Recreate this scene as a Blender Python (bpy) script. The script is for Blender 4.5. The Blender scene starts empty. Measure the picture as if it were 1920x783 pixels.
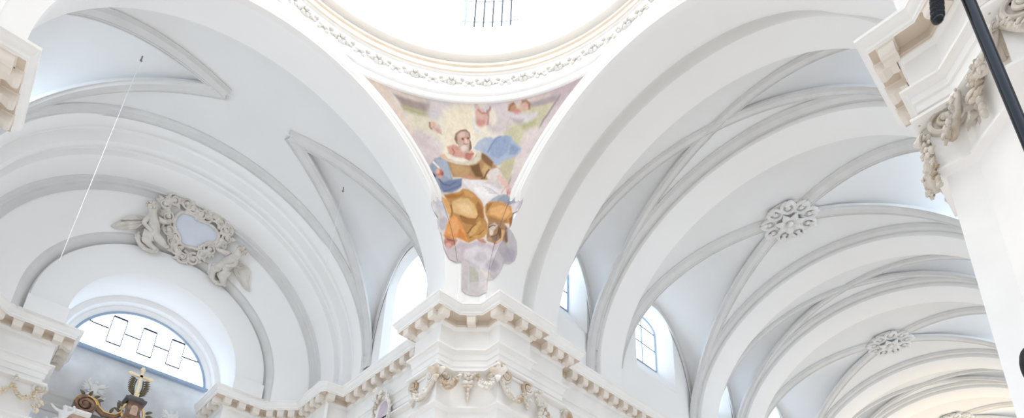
import bpy, bmesh, math, random
import numpy as np
from mathutils import Vector, Matrix

# ------------------------------------------------------------------ setup
SC = 0.65                      # modelling units -> metres
scn = bpy.context.scene
col = scn.collection
PI = math.pi

def V(*a): return Vector(a)

cam_d = bpy.data.cameras.new('camera')
cam = bpy.data.objects.new('camera', cam_d); col.objects.link(cam)
scn.camera = cam
CAM = V(-5.8887, -10.6419, -20.2511)
yaw, pitch, roll = math.radians(47.3585), math.radians(21.4484), math.radians(1.9855)
F = V(math.cos(pitch)*math.cos(yaw), math.cos(pitch)*math.sin(yaw), math.sin(pitch))
R0 = V(math.sin(yaw), -math.cos(yaw), 0); U0 = R0.cross(F)
Rv = R0*math.cos(roll) + U0*math.sin(roll); Uv = Rv.cross(F)
M = Matrix((( Rv.x, Uv.x, -F.x), (Rv.y, Uv.y, -F.y), (Rv.z, Uv.z, -F.z))).to_4x4()
M.translation = CAM*SC
cam.matrix_world = M
cam_d.sensor_width = 36.0
cam_d.lens = 1189.53/1920*36.0
cam_d.shift_x = 0.0
cam_d.shift_y = (934.07-391.5)/1920
cam_d.clip_start = 0.05; cam_d.clip_end = 500

# daylight world: cool white sky overhead, lower half emulates bounce from an unbuilt floor
w = bpy.data.worlds.new('daylight'); scn.world = w; w.use_nodes = True
nt = w.node_tree; nt.nodes.clear()
out = nt.nodes.new('ShaderNodeOutputWorld'); bg = nt.nodes.new('ShaderNodeBackground')
tc = nt.nodes.new('ShaderNodeTexCoord'); sep = nt.nodes.new('ShaderNodeSeparateXYZ')
mr = nt.nodes.new('ShaderNodeMapRange'); mr.inputs[1].default_value = -1; mr.inputs[2].default_value = 1
cr = nt.nodes.new('ShaderNodeValToRGB')
cr.color_ramp.elements[0].position = 0.0; cr.color_ramp.elements[0].color = (0.70, 0.695, 0.70, 1)
cr.color_ramp.elements[1].position = 1.0; cr.color_ramp.elements[1].color = (2.6, 3.1, 3.8, 1)
e = cr.color_ramp.elements.new(0.42); e.color = (0.63, 0.64, 0.665, 1)
e = cr.color_ramp.elements.new(0.50); e.color = (1.3, 1.6, 2.0, 1)
e = cr.color_ramp.elements.new(0.60); e.color = (2.6, 3.1, 3.8, 1)
nt.links.new(tc.outputs['Generated'], sep.inputs[0]); nt.links.new(sep.outputs[2], mr.inputs[0])
nt.links.new(mr.outputs[0], cr.inputs[0]); nt.links.new(cr.outputs[0], bg.inputs[0])
nt.links.new(bg.outputs[0], out.inputs[0])
bg.inputs[1].default_value = 1.0

def area_light(name, loc, rot, sx, sy, power, color):
    l = bpy.data.lights.new(name, 'AREA'); l.shape = 'RECTANGLE'; l.size = sx*SC; l.size_y = sy*SC
    l.energy = power; l.color = color
    o = bpy.data.objects.new(name, l); col.objects.link(o); o.location = V(*loc)*SC; o.rotation_euler = rot
    return o

area_light('dome_fill_light', (0, 0, 37.5), (0, 0, 0), 9, 9, 2300, (1.0, .985, .96))  # unseen area light added under the dome crown to brighten the drum
# daylight just outside the real windows, shining in
for xw in (17.3, 25.95, 34.6, 43.25, 51.9, 60.55):
    big = xw in (25.95, 43.25, 60.55)
    for s_ in (1, -1):
        area_light('nave_window_daylight', (xw, s_*11.6, 6.9), (math.radians((90-(0 if s_ > 0 else 22))*s_*-1), 0, 0), 3.0 if big else 1.7, 3.6, (170 if big else 110) if s_ < 0 else (50 if big else 40), (.70, .85, 1.0))
area_light('transept_window_daylight', (10.9, 16.45, 4.5), (0, math.radians(90), 0), 6, 4, 9, (.62, .82, 1.0))
area_light('transept_window_daylight', (-11.2, 16.45, 3.4), (0, math.radians(-64), 0), 4.2, 2.6, 230, (.70, .86, 1.0))
area_light('crossing_fill_light', (1, 0, -22.4), (math.radians(180), 0, 0), 16, 16, 240, (1.0, .80, .58))  # warm upward fill light added below the crossing; no floor is built
area_light('lunette_daylight', (0, 31.4, 3.0), (math.radians(-90), 0, 0), 7, 3.2, 60, (.74, .86, 1.0))
scn.view_settings.view_transform = 'Standard'; scn.view_settings.look = 'None'
scn.view_settings.exposure = 0.16; scn.view_settings.gamma = 1.0
scn.view_settings.use_curve_mapping = False
scn.cycles.max_bounces = 8; scn.cycles.diffuse_bounces = 5; scn.cycles.glossy_bounces = 2
scn.cycles.use_denoising = True
rnd = random.Random(7)

# ------------------------------------------------------------------ materials
def mat(name, color, rough=0.85, metal=0.0, var=0.03, scale=2.0, bump=0.0, bscale=30.0, spec=0.2, dark=None, dscale=1.0, dthr=(0.5, 0.75)):
    m = bpy.data.materials.new(name); m.use_nodes = True; n = m.node_tree; b = n.nodes['Principled BSDF']
    b.inputs['Roughness'].default_value = rough; b.inputs['Metallic'].default_value = metal
    b.inputs['Specular IOR Level'].default_value = spec
    t = n.nodes.new('ShaderNodeTexCoord'); nz = n.nodes.new('ShaderNodeTexNoise')
    nz.inputs['Scale'].default_value = scale; nz.inputs['Detail'].default_value = 5
    n.links.new(t.outputs['Object'], nz.inputs['Vector'])
    r = n.nodes.new('ShaderNodeValToRGB')
    c0 = [max(0, c*(1-var)) for c in color]; c1 = [min(1, c*(1+var)) for c in color]
    r.color_ramp.elements[0].color = (*c0, 1); r.color_ramp.elements[1].color = (*c1, 1)
    r.color_ramp.elements[0].position = .3; r.color_ramp.elements[1].position = .7
    n.links.new(nz.outputs[0], r.inputs[0]); src = r.outputs[0]
    if dark:
        n2 = n.nodes.new('ShaderNodeTexNoise'); n2.inputs['Scale'].default_value = dscale; n2.inputs['Detail'].default_value = 6
        n.links.new(t.outputs['Object'], n2.inputs['Vector'])
        r2 = n.nodes.new('ShaderNodeValToRGB'); r2.color_ramp.elements[0].position = dthr[0]; r2.color_ramp.elements[1].position = dthr[1]
        mx = n.nodes.new('ShaderNodeMixRGB'); mx.inputs[2].default_value = (*dark, 1)
        n.links.new(n2.outputs[0], r2.inputs[0]); n.links.new(r2.outputs[0], mx.inputs[0]); n.links.new(src, mx.inputs[1]); src = mx.outputs[0]
    n.links.new(src, b.inputs['Base Color'])
    if bump:
        n3 = n.nodes.new('ShaderNodeTexNoise'); n3.inputs['Scale'].default_value = bscale; n3.inputs['Detail'].default_value = 4
        n.links.new(t.outputs['Object'], n3.inputs['Vector'])
        bp = n.nodes.new('ShaderNodeBump'); bp.inputs['Strength'].default_value = bump; bp.inputs['Distance'].default_value = .02
        n.links.new(n3.outputs[0], bp.inputs['Height']); n.links.new(bp.outputs[0], b.inputs['Normal'])
    return m

PL = mat('white_plaster', (.90, .895, .885), var=.012, scale=.5, bump=.08, bscale=8)
PLG = mat('light_grey_plaster', (.70, .695, .685), var=.03, scale=.8)
MOLD = mat('moulded_stucco', (.70, .695, .685), var=.04, scale=1.5)
STONE = mat('cornice_stucco', (.90, .885, .86), var=.03, scale=1.2)
SOFF = mat('shade_tinted_soffit_stucco', (.66, .57, .47), var=.08, scale=1.5)  # brown shade under the cornice is put into this tan colour
FRZ = mat('grey_carved_frieze', (.70, .68, .65), var=.06, scale=3)
BED = mat('shade_tinted_bed_moulding', (.76, .67, .57), var=.05)  # brown tint paints the shadow beneath the ring's upper cornice
MODI = mat('shade_warmed_modillion_stucco', (.82, .76, .69), var=.05, scale=1.2)  # warm tone paints in the brownish shade of the bracket undersides
ORN = mat('carved_stucco', (.82, .78, .72), var=.12, scale=3, bump=.5, bscale=14, dark=(.50, .36, .22), dscale=1.6, dthr=(.48, .68))
ORN2 = mat('dusty_shaded_carved_stucco', (.68, .63, .56), var=.15, scale=3, bump=.6, bscale=14, dark=(.36, .27, .17), dscale=1.6, dthr=(.5, .7))  # darkened for dust and for crevice shade painted into the colour
ORNC = mat('cartouche_stucco', (.70, .655, .60), var=.10, scale=3, bump=.5, bscale=14, dark=(.52, .46, .40), dscale=2.5, dthr=(.52, .8))
BLUE = mat('pale_blue_plaster', (.66, .69, .76), var=.03)
GREYW = mat('weathered_grey_plaster', (.76, .785, .81), var=.10, scale=1.2, dark=(.60, .62, .65), dscale=.5)
PGOLD = mat('pale_gilding', (1.0, .80, .52), rough=.4, metal=.15, var=.06, scale=8, spec=.5)
GOLD = mat('gilding', (.90, .62, .26), rough=.35, metal=.5, var=.1, scale=8, spec=.5)
BROWN = mat('brown_marble', (.20, .11, .07), rough=.3, var=.4, scale=5, dark=(.45, .28, .14), dscale=4, spec=.5)
DKB = mat('dark_marble', (.10, .09, .09), rough=.3, var=.3, scale=5, spec=.5)
PINK = mat('pink_marble', (.62, .44, .34), rough=.4, var=.2, scale=6, dark=(.40, .27, .20), dscale=5)
BRZ = mat('dark_bronze', (.16, .13, .08), rough=.5, metal=.5, var=.3, scale=8)
BLACK = mat('black_metal', (.006, .006, .007), rough=.25, metal=.0, var=.1, spec=.35)
BLKM = mat('black_mesh', (.012, .012, .013), rough=.6, var=.2, spec=.3, bump=.8, bscale=300)
FRAME = mat('blue_grey_window_frame', (.36, .46, .60), rough=.6, var=.05)
LEAD = mat('dark_leading', (.05, .06, .08), rough=.6)
WIRE = mat('pale_cable', (.86, .86, .86), rough=.5)
STEEL = mat('grey_hook', (.25, .25, .26), rough=.5, metal=.4)
LILAC = mat('lilac_painted_medallion', (.62, .54, .60), var=.15, scale=2)

def glass():
    m = bpy.data.materials.new('pale_window_glass'); m.use_nodes = True; n = m.node_tree; n.nodes.clear()
    o = n.nodes.new('ShaderNodeOutputMaterial'); t = n.nodes.new('ShaderNodeBsdfTransparent'); g = n.nodes.new('ShaderNodeBsdfGlossy')
    g.inputs['Roughness'].default_value = .15; mx = n.nodes.new('ShaderNodeMixShader'); mx.inputs[0].default_value = .04
    t.inputs[0].default_value = (.97, .985, 1, 1)
    n.links.new(t.outputs[0], mx.inputs[1]); n.links.new(g.outputs[0], mx.inputs[2]); n.links.new(mx.outputs[0], o.inputs[0])
    return m
GLASS = glass()

# ------------------------------------------------------------------ mesh helpers
class MB:
    def __init__(s): s.v = []; s.f = []
    def add(s, vs, fs):
        k = len(s.v); s.v += [tuple(p) for p in vs]; s.f += [tuple(i+k for i in f) for f in fs]; return s
    def grid(s, P, cu=False, cv=False, flip=False):
        """P: list of rows of points"""
        nu, nv = len(P), len(P[0]); k = len(s.v)
        for r in P: s.v += [tuple(p) for p in r]
        for i in range(nu if cu else nu-1):
            for j in range(nv if cv else nv-1):
                a, b = k+i*nv+j, k+i*nv+(j+1) % nv
                c, d = k+((i+1) % nu)*nv+(j+1) % nv, k+((i+1) % nu)*nv+j
                s.f.append((a, d, c, b) if flip else (a, b, c, d))
        return s
    def box(s, c, h, ax=None):
        c = Vector(c); X, Y, Z = ax if ax else (V(1,0,0), V(0,1,0), V(0,0,1))
        vs = [c + X*(h[0]*i) + Y*(h[1]*j) + Z*(h[2]*k) for i in (-1,1) for j in (-1,1) for k in (-1,1)]
        return s.add(vs, [(0,1,3,2),(4,6,7,5),(0,4,5,1),(2,3,7,6),(0,2,6,4),(1,5,7,3)])
    def prism(s, outline, depth, o=(0,0,0), ax=None, taper=1.0):
        """outline in local XY extruded along local Z; centre fan caps"""
        X, Y, Z = ax if ax else (V(1,0,0), V(0,1,0), V(0,0,1)); o = Vector(o); n = len(outline)
        cx = sum(p[0] for p in outline)/n; cy = sum(p[1] for p in outline)/n
        vs = [o + X*p[0] + Y*p[1] for p in outline]
        vs += [o + X*(cx+(p[0]-cx)*taper) + Y*(cy+(p[1]-cy)*taper) + Z*depth for p in outline]
        fs = [(i, (i+1) % n, n+(i+1) % n, n+i) for i in range(n)] + [tuple(range(n))[::-1], tuple(range(n, 2*n))]
        return s.add(vs, fs)
    def ell(s, c, r, ax=None, nu=10, nv=7):
        c = Vector(c); X, Y, Z = ax if ax else (V(1,0,0), V(0,1,0), V(0,0,1))
        if isinstance(r, (int, float)): r = (r, r, r)
        k = len(s.v); s.v.append(tuple(c+Z*r[2])); s.v.append(tuple(c-Z*r[2]))
        for i in range(1, nv):
            t = PI*i/nv
            for j in range(nu):
                p = 2*PI*j/nu
                s.v.append(tuple(c + X*(r[0]*math.sin(t)*math.cos(p)) + Y*(r[1]*math.sin(t)*math.sin(p)) + Z*(r[2]*math.cos(t))))
        for j in range(nu):
            s.f.append((k, k+2+j, k+2+(j+1) % nu)); b = k+2+(nv-2)*nu
            s.f.append((k+1, b+(j+1) % nu, b+j))
            for i in range(nv-2):
                a = k+2+i*nu
                s.f.append((a+j, a+nu+j, a+nu+(j+1) % nu, a+(j+1) % nu))
        return s
    def tube(s, pts, r, n=8, cap=True, flat=1.0, up=None):
        pts = [Vector(p) for p in pts]; m = len(pts)
        rs = r if isinstance(r, (list, tuple)) else [r]*m
        k = len(s.v); prev = None
        for i, p in enumerate(pts):
            t = (pts[min(i+1, m-1)] - pts[max(i-1, 0)]).normalized()
            if up is not None: a = Vector(up).cross(t)
            elif prev is None: a = t.cross(V(.31, .2, .93))
            else: a = prev - t*prev.dot(t)
            if a.length < 1e-5: a = t.cross(V(1,.1,0))
            a.normalize(); prev = a; b = t.cross(a)
            for j in range(n):
                q = 2*PI*j/n
                s.v.append(tuple(p + a*(rs[i]*math.cos(q)) + b*(rs[i]*flat*math.sin(q))))
        for i in range(m-1):
            for j in range(n):
                s.f.append((k+i*n+j, k+i*n+(j+1) % n, k+(i+1)*n+(j+1) % n, k+(i+1)*n+j))
        if cap:
            s.f.append(tuple(k+j for j in range(n))[::-1]); s.f.append(tuple(k+(m-1)*n+j for j in range(n)))
        return s
    def build(s, name, m, parent=None, smooth=35, loc=None):
        me = bpy.data.meshes.new(name)
        o0 = Vector(loc) if loc is not None else V(0,0,0)
        if parent is not None: o0 = parent.get('_o', None) and Vector(parent['_o']) or V(0,0,0)
        me.from_pydata([tuple((Vector(p)-o0)*SC) for p in s.v], [], s.f); me.update()
        bm = bmesh.new(); bm.from_mesh(me); bmesh.ops.recalc_face_normals(bm, faces=bm.faces); bm.to_mesh(me); bm.free()
        if smooth:
            me.shade_smooth(); me.set_sharp_from_angle(angle=math.radians(smooth))
        me.materials.append(m)
        o = bpy.data.objects.new(name, me); col.objects.link(o)
        if parent is not None: o.parent = parent
        else: o.location = o0*SC
        o['_o'] = tuple(o0)
        return o

def tag(o, label, cat, group=None, kind=None):
    o['label'] = label; o['category'] = cat
    if group: o['group'] = group
    if kind: o['kind'] = kind
    return o
def thing(name, loc, label, cat, group=None, kind=None):
    o = bpy.data.objects.new(name, None); col.objects.link(o); o.location = Vector(loc)*SC; o['_o'] = tuple(loc)
    o.empty_display_size = .2
    return tag(o, label, cat, group, kind)
def struct(name, mb, m, label, cat, smooth=35, parent=None):
    return tag(mb.build(name, m, parent, smooth), label, cat, kind='structure')

def rot(p, k):
    """rotate (x, y, ..) by k quarter turns about the dome axis"""
    x, y = p[0], p[1]
    for _ in range(k % 4): x, y = -y, x
    return (x, y, *p[2:])
def rotmb(mb, k):
    mb.v = [rot(p, k) for p in mb.v]; return mb

def offset(poly, d):
    """offset an open plan polyline to its right-hand side by d, mitred"""
    res = []
    for i, p in enumerate(poly):
        p = Vector(p[:2]); ns = []
        if i > 0: t = (p-Vector(poly[i-1][:2])).normalized(); ns.append(Vector((t.y, -t.x)))
        if i < len(poly)-1: t = (Vector(poly[i+1][:2])-p).normalized(); ns.append(Vector((t.y, -t.x)))
        if len(ns) == 1: res.append(p+ns[0]*d)
        else:
            b = (ns[0]+ns[1]); b = b/(1+ns[0].dot(ns[1])); res.append(p+b*d)
    return res
def sweep_plan(mb, poly, prof, side=-1):
    """side -1: the wall lies to the left of the walking direction"""
    mb.grid([[(q.x, q.y, z) for q in offset(poly, side*d)] for d, z in prof])
    return mb
def arch_band(mb, prof, zc, k=0, a0=0.0, a1=PI, n=72, ex=1.0):
    """prof: list of (depth, radius); swept over the half circle in the plane x = depth"""
    P = [[(x, r*math.cos(a0+(a1-a0)*i/n), zc + r*ex*math.sin(a0+(a1-a0)*i/n)) for i in range(n+1)] for x, r in prof]
    mb.grid(P)
    for i in range(len(mb.v)-len(prof)*(n+1), len(mb.v)): mb.v[i] = rot(mb.v[i], k)
    return mb
def strip(mb, path, norm, prof, closed=False):
    """sweep a (side, out) profile along path; norm: out direction per point"""
    path = [Vector(p) for p in path]; m = len(path); rows = []
    for i, p in enumerate(path):
        if closed: t = path[(i+1) % m]-path[i-1]
        else: t = path[min(i+1, m-1)]-path[max(i-1, 0)]
        t.normalize(); n = Vector(norm[i]) if isinstance(norm, list) else Vector(norm); n = (n-t*n.dot(t)).normalized(); sd = t.cross(n)
        rows.append([p+sd*a+n*b for a, b in prof])
    mb.grid(rows, cu=closed); return mb
RIBP = [(-.30, -.02), (-.30, .05), (-.27, .05), (-.26, .03), (-.22, .04), (-.16, .09), (-.14, .09), (-.135, .075), (.135, .075), (.14, .09), (.16, .09), (.22, .04), (.26, .03), (.27, .05), (.30, .05), (.30, -.02)]
def ribp(s, t=1.0): return [(a*s, b*t) for a, b in RIBP]

# ------------------------------------------------------------------ plan data (units)
ZC = 0.97                      # springing of the vaults above the cornice top
AV, BV = 9.9, 9.2              # nave barrel half width and rise
FARP = [(3.52, 30.7), (3.52, 26.6), (6.56, 26.6), (8.0, 25.15), (7.92, 21.9), (8.25, 21.5), (9.2, 21.4), (9.2, 14.0), (7.93, 14.0),
        (7.93, 10.0), (9.35, 10.0), (10.0, 9.35), (10.0, 7.97), (13.9, 7.97), (13.9, 8.4), (16.8, 8.4), (16.8, 9.25), (62.0, 9.25)]
PROF = [(1.5, .04), (0, .04), (0, -.07), (.04, -.09), (.06, -.15), (.13, -.28), (.2, -.34), (.2, -.46), (.24, -.48), (.24, -.55), (.72, -.55),
        (.72, -.80), (.80, -.82), (.80, -.88), (.86, -.98), (.92, -1.02), (.92, -2.10), (.82, -2.12), (.82, -2.17), (.66, -2.2), (.66, -2.29), (.76, -2.31), (.82, -2.42), (.86, -2.45), (.86, -2.72),
        (.92, -2.75), (.92, -3.04), (.98, -3.07), (.98, -3.3), (.72, -3.33), (.72, -3.43), (.82, -3.5), (1.02, -3.54), (1.02, -5.26), (.88, -5.29), (.88, -5.38), (.98, -5.42), (1.12, -5.5), (1.12, -19.0)]

def modillions(root, poly, sp=.92, skip=()):
    """scroll brackets under the cornice, one object each"""
    n = 0
    off = poly
    for i in range(len(poly)-1):
        if i in skip: continue
        a, b = Vector(poly[i]), Vector(poly[i+1]); L = (b-a).length
        if L < .7: continue
        t = (b-a)/L; nrm = Vector((-t.y, t.x))        # towards the wall (left)
        def clr(u, w):
            cx = u.x*w.y-u.y*w.x
            return .95 if cx > .9 else .62 if cx > .2 else .32 if cx < -.2 else .45
        e0 = clr((Vector(poly[i])-Vector(poly[i-1])).normalized(), t) if i > 0 else .5
        e1 = clr(t, (Vector(poly[i+2])-b).normalized()) if i < len(poly)-2 else .45
        U = L-e0-e1
        if U < 0: continue
        m = max(1, int(round(U/sp))); m = m if U > .3 else 0
        for j in range(m+1):
            u = e0+U*j/m if m else L/2
            c = a+t*u
            mb = MB(); w = .21
            prof = [(.25, -.55), (.25, -.88), (.28, -.94), (.33, -.97), (.40, -.98), (.5, -.92), (.6, -.86), (.78, -.92), (.78, -.55)]
            P = [[(c.x+nrm.x*d+t.x*q, c.y+nrm.y*d+t.y*q, z) for d, z in prof] for q in (-w, -w, w, w)]
            mb.add(P[0]+P[2], [tuple(range(9)), tuple(range(17, 8, -1))]+[(k, (k+1) % 9, 9+(k+1) % 9, 9+k) for k in range(9)])
            # little cap fillet
            mb.box((c.x+nrm.x*.5, c.y+nrm.y*.5, -.575), (w+.04, .29, .03), (V(t.x, t.y, 0), V(nrm.x, nrm.y, 0), V(0, 0, 1)))
            mb.build('modillion', MODI, root, 30); n += 1
            if n > 92: return
# ================================================================== STRUCTURE
# ---- vault bays
def main_z(y, a=AV, b=BV): return ZC + b*math.sqrt(max(0, 1-(y/a)**2))
def vault_bay(mb, x0, x1, tip, Zw, k=0, a=AV, b=BV, n=40):
    xc = (x0+x1)/2; L2 = (x1-x0)/2; K = len(mb.v)
    for s in (1, -1):
        rowsA, rowsB, rowsC = [], [], []
        for i in range(n+1):
            th = PI/2*i/n; y = a*math.cos(th); zm = ZC+b*math.sin(th)
            t = max(0, (y-tip)/(a-tip)); wd = L2*t
            zt = main_z(tip, a, b); Rz = zt-(zt-Zw)*t*t; rise = max(0, Rz-zm) if t > 0 else 0
            rowsA.append([(x0+(xc-wd-x0)*j/6, s*y, zm) for j in range(7)])
            rowsC.append([(xc+wd+(x1-xc-wd)*j/6, s*y, zm) for j in range(7)])
            if t > 0:
                rowsB.append([(xc-wd*math.cos(PI*j/20), s*y, zm+rise*(t*math.sin(PI*j/20)+(1-t)*math.sin(PI*j/20)**2)) for j in range(21)])
        mb.grid(rowsA); mb.grid(rowsC)
        rowsB.append([(xc, s*tip, main_z(tip, a, b))]*21); mb.grid(rowsB)
    for i in range(K, len(mb.v)): mb.v[i] = rot(mb.v[i], k)
    return mb
def rib_paths(x0, x1, tip, k=0, a=AV, b=BV, n=30, stop=0.0, lo=.06):
    xc = (x0+x1)/2; L2 = (x1-x0)/2; res = []
    for s in (1, -1):
        for q in (1, -1):
            P, N = [], []
            for i in range(n+1):
                th = lo+(PI/2-lo)*i/n if tip == 0 else lo+(math.acos(tip/a)-lo)*i/n
                y = a*math.cos(th)
                if y < stop: break
                P.append(rot((xc+q*L2*max(0, (y-tip)/(a-tip)), s*y, ZC+b*math.sin(th)), k))
                nn = V(0, -s*math.cos(th)/a, -math.sin(th)/b).normalized()
                N.append(V(*rot((0, nn.y, nn.z), k)))
            res.append((P, N))
    return res
def wall_arch(x0, x1, Zw, s, k=0, a=AV, n=36):
    xc = (x0+x1)/2; L2 = (x1-x0)/2
    return [rot((xc+L2*.985*math.cos(PI*i/n), s*(a-.02), ZC+(Zw-ZC)*math.sin(PI*i/n)), k) for i in range(n+1)]

# outline of an arched opening, n points starting bottom left, clockwise
def arched(hw, z0, z1, arch, n=24):
    """half width hw, sill z0, crown z1, arch rise"""
    pts = [(-hw, z0)]
    pts += [(-hw*math.cos(PI*i/n), z1-arch+arch*math.sin(PI*i/n)) for i in range(n+1)]
    pts.append((hw, z0)); return pts
def wall_hole(mb, xc, y, hole, rect):
    """wall in plane y with a hole; rect = (x0, x1, z0, z1)"""
    x0, x1, z0, z1 = rect; n = len(hole); rim = []
    cx = 0; cz = sum(p[1] for p in hole)/n
    for px, pz in hole:
        dx, dz = px-cx, pz-cz; f = 1e9
        if dx > 1e-6: f = min(f, (x1-xc)/dx)
        if dx < -1e-6: f = min(f, (x0-xc)/dx)
        if dz > 1e-6: f = min(f, (z1-cz)/dz)
        if dz < -1e-6: f = min(f, (z0-cz)/dz)
        rim.append((xc+dx*f, y, cz+dz*f))
    inner = [(xc+px, y, pz) for px, pz in hole]
    mb.grid([inner, rim], cv=True)
    # fill the corners of the rectangle
    corners = [(x0, z0), (x0, z1), (x1, z1), (x1, z0)]
    for c in corners:
        best = sorted(range(n), key=lambda i: min(math.hypot(rim[i][0]-c[0], rim[i][2]-c[1]), 1e9))[:1][0]
        sides = []
        for i in range(n):
            j = (i+1) % n; A, B = rim[i], rim[j]
            onA = (abs(A[0]-c[0]) < 1e-4, abs(A[2]-c[1]) < 1e-4); onB = (abs(B[0]-c[0]) < 1e-4, abs(B[2]-c[1]) < 1e-4)
            if (onA[0] and onB[1] and not onA[1]) or (onA[1] and onB[0] and not onB[1]):
                mb.add([A, B, (c[0], y, c[1])], [(0, 1, 2)])
    return mb

VL = mat('vault_plaster', (.80, .80, .795), var=.02, scale=.5, bump=.06, bscale=8)

BAYS = [(15.2, 19.4), (21.4, 30.5), (32.6, 36.6), (38.7, 47.8), (49.9, 53.9), (56.0, 65.1)]
ARCHES = [(19.4, 21.4), (30.5, 32.6), (36.6, 38.7), (47.8, 49.9), (53.9, 56.0), (65.1, 67.2)]
nv = MB()
for i, (x0, x1) in enumerate(BAYS):
    vault_bay(nv, x0, x1, 0.0, 9.35 if x1-x0 > 6 else 8.7)
for x0, x1 in ARCHES: arch_band(nv, [(x0, AV), (x1, AV)], ZC, 0, ex=BV/AV)
ceiling = struct('ceiling', nv, VL, 'long white plaster vault of the nave, groined bay after bay, receding right', 'ceiling', 25)
for i, (x0, x1) in enumerate(BAYS):
    big = x1-x0 > 6
    for P, N in rib_paths(x0, x1, 0.0, stop=.9 if big and i < 4 else 0.0, lo=.12):
        MB_ = MB(); strip(MB_, P, N, ribp(1.55 if big else .95, 1.9)); MB_.build('diagonal_rib', MOLD, ceiling, 40)
    for s in (1, -1):
        P = wall_arch(x0, x1, (9.35 if big else 8.7)-.1, s)
        mb = MB(); strip(mb, P, [V(0, -s, 0)]*len(P), [(a, b*.9+.02) for a, b in ribp(.8)]); mb.build('wall_rib', MOLD, ceiling, 40)
    # cross ribs along the transverse arches
    for xx in ((x1-.42),):
        n = 60; P = [(xx, AV*math.cos(PI*j/n), ZC+BV*math.sin(PI*j/n)) for j in range(n+1)]
        N = [V(0, -math.cos(PI*j/n)/AV, -math.sin(PI*j/n)/BV).normalized() for j in range(n+1)]
        P = [(xx, AV, -.1), (xx, AV, .5)]+P+[(xx, -AV, .5), (xx, -AV, -.1)]; N = [N[0]]*2+N+[N[-1]]*2
        mb = MB(); strip(mb, P, N, ribp(1.35, 2.0)); mb.build('cross_rib', MOLD, ceiling, 40)

# the arms of the church behind the viewer, plain
for k, nm, lab in ((2, 'ceiling_rear_nave', 'plain white vault of the nave arm to the near left'), (3, 'ceiling_rear_transept', 'plain white vault of the transept arm over the viewer')):
    mb = MB(); vault_bay(mb, 13.0, 24.0, 1.0, 8.7, k); vault_bay(mb, 24.0, 35.0, 1.0, 8.7, k); arch_band(mb, [(11.9, AV), (13.0, AV)], ZC, k, ex=BV/AV)
    o = struct(nm, mb, VL, lab, 'ceiling', 25)
    mb = MB()
    for s_ in (1, -1): mb.grid([[rot((x, s_*(AV+.02), z), k) for z in (-9, 0, 10.6)] for x in (14.5, 35)])
    mb.grid([[rot((35, y, z), k) for z in (-9, 0, 10.6)] for y in (-10, 10)])
    struct(nm.replace('ceiling', 'wall'), mb, PL, lab.replace('vault', 'upper walls').replace('near left', 'near left, below its vault').replace('over the viewer', 'behind the viewer, below its vault'), 'wall', 25)
# transverse arches
names = ['first', 'second', 'third', 'fourth', 'fifth', 'sixth']
for i, (x0, x1) in enumerate(ARCHES):
    mb = MB()
    prof = [(x0, 10.6), (x0, 9.62), (x0+.04, 9.52), (x0+.1, 9.5), (x1-.1, 9.42), (x1-.04, 9.45), (x1, 9.55), (x1, 10.6)]
    arch_band(mb, [(x, r) for x, r in prof], ZC, 0, ex=.935)
    for s in (1, -1): mb.grid([[(x, s*r, ZC), (x, s*r, -.1)] for x, r in prof])
    struct('trim_%d' % (i+1), mb, PL, 'broad smooth white arch crossing the nave vault, %s beyond the crossing' % names[i], 'arch')

# crossing arches (one per side); the nave one has a hollow moulding behind
XF = 10.15                     # front plane of the crossing arches
RP = [(XF+.02, 9.28), (XF-.10, 9.28), (XF-.16, 9.2), (XF-.16, 8.94), (XF-.06, 8.88), (XF-.06, 8.68), (XF-.22, 8.62), (XF-.26, 8.52), (XF-.22, 8.42), (XF-.16, 8.38), (XF-.16, 8.27), (XF-.26, 8.23), (XF-.26, 8.13), (XF-.14, 8.07), (XF+.02, 8.05)]
SOFN = [(XF+.02, 8.05), (10.6, 8.1), (11.3, 8.22), (12.0, 8.36), (12.25, 8.46), (12.4, 8.7), (12.5, 9.1), (12.65, 9.5), (12.9, 9.8), (13.15, 9.85), (13.26, 9.7), (13.29, 9.16), (13.34, 9.07), (13.45, 9.04), (15.0, 9.12), (15.2, 9.14), (15.2, 11.0)]
SOFT = [(XF+.02, 8.35), (10.6, 8.42), (11.3, 8.6), (12.3, 8.93), (12.42, 8.96), (12.42, 9.3), (12.42, 11)]
ZA = .45; PA = 9.15
def foot(r, th):
    """the soffit widens to the pier face near the springing"""
    u = min(1, max(0, (math.degrees(th)-6)/26)); u = u*u*(3-2*u); return r+(9.14-r)*(1-u) if r < 9.14 else r
def sy(r, z):
    y = r
    for _ in range(12):
        th = math.atan2(max(0, z-ZA), y); q = foot(r, min(th, PI-th)); y = math.sqrt(max(.01, q*q-max(0, z-ZA)**2))
    return y
def arch_foot(mb, prof, n=90):
    mb.grid([[(x, q*math.cos(t), ZA+q*math.sin(t)) for t in [PI*i/n for i in range(n+1)] for q in [foot(r, min(t, PI-t)) if x < 13.28 else r]] for x, r in prof])
arch_names = ['nave', 'transept', 'rear nave', 'rear transept']
crossing = []
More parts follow.
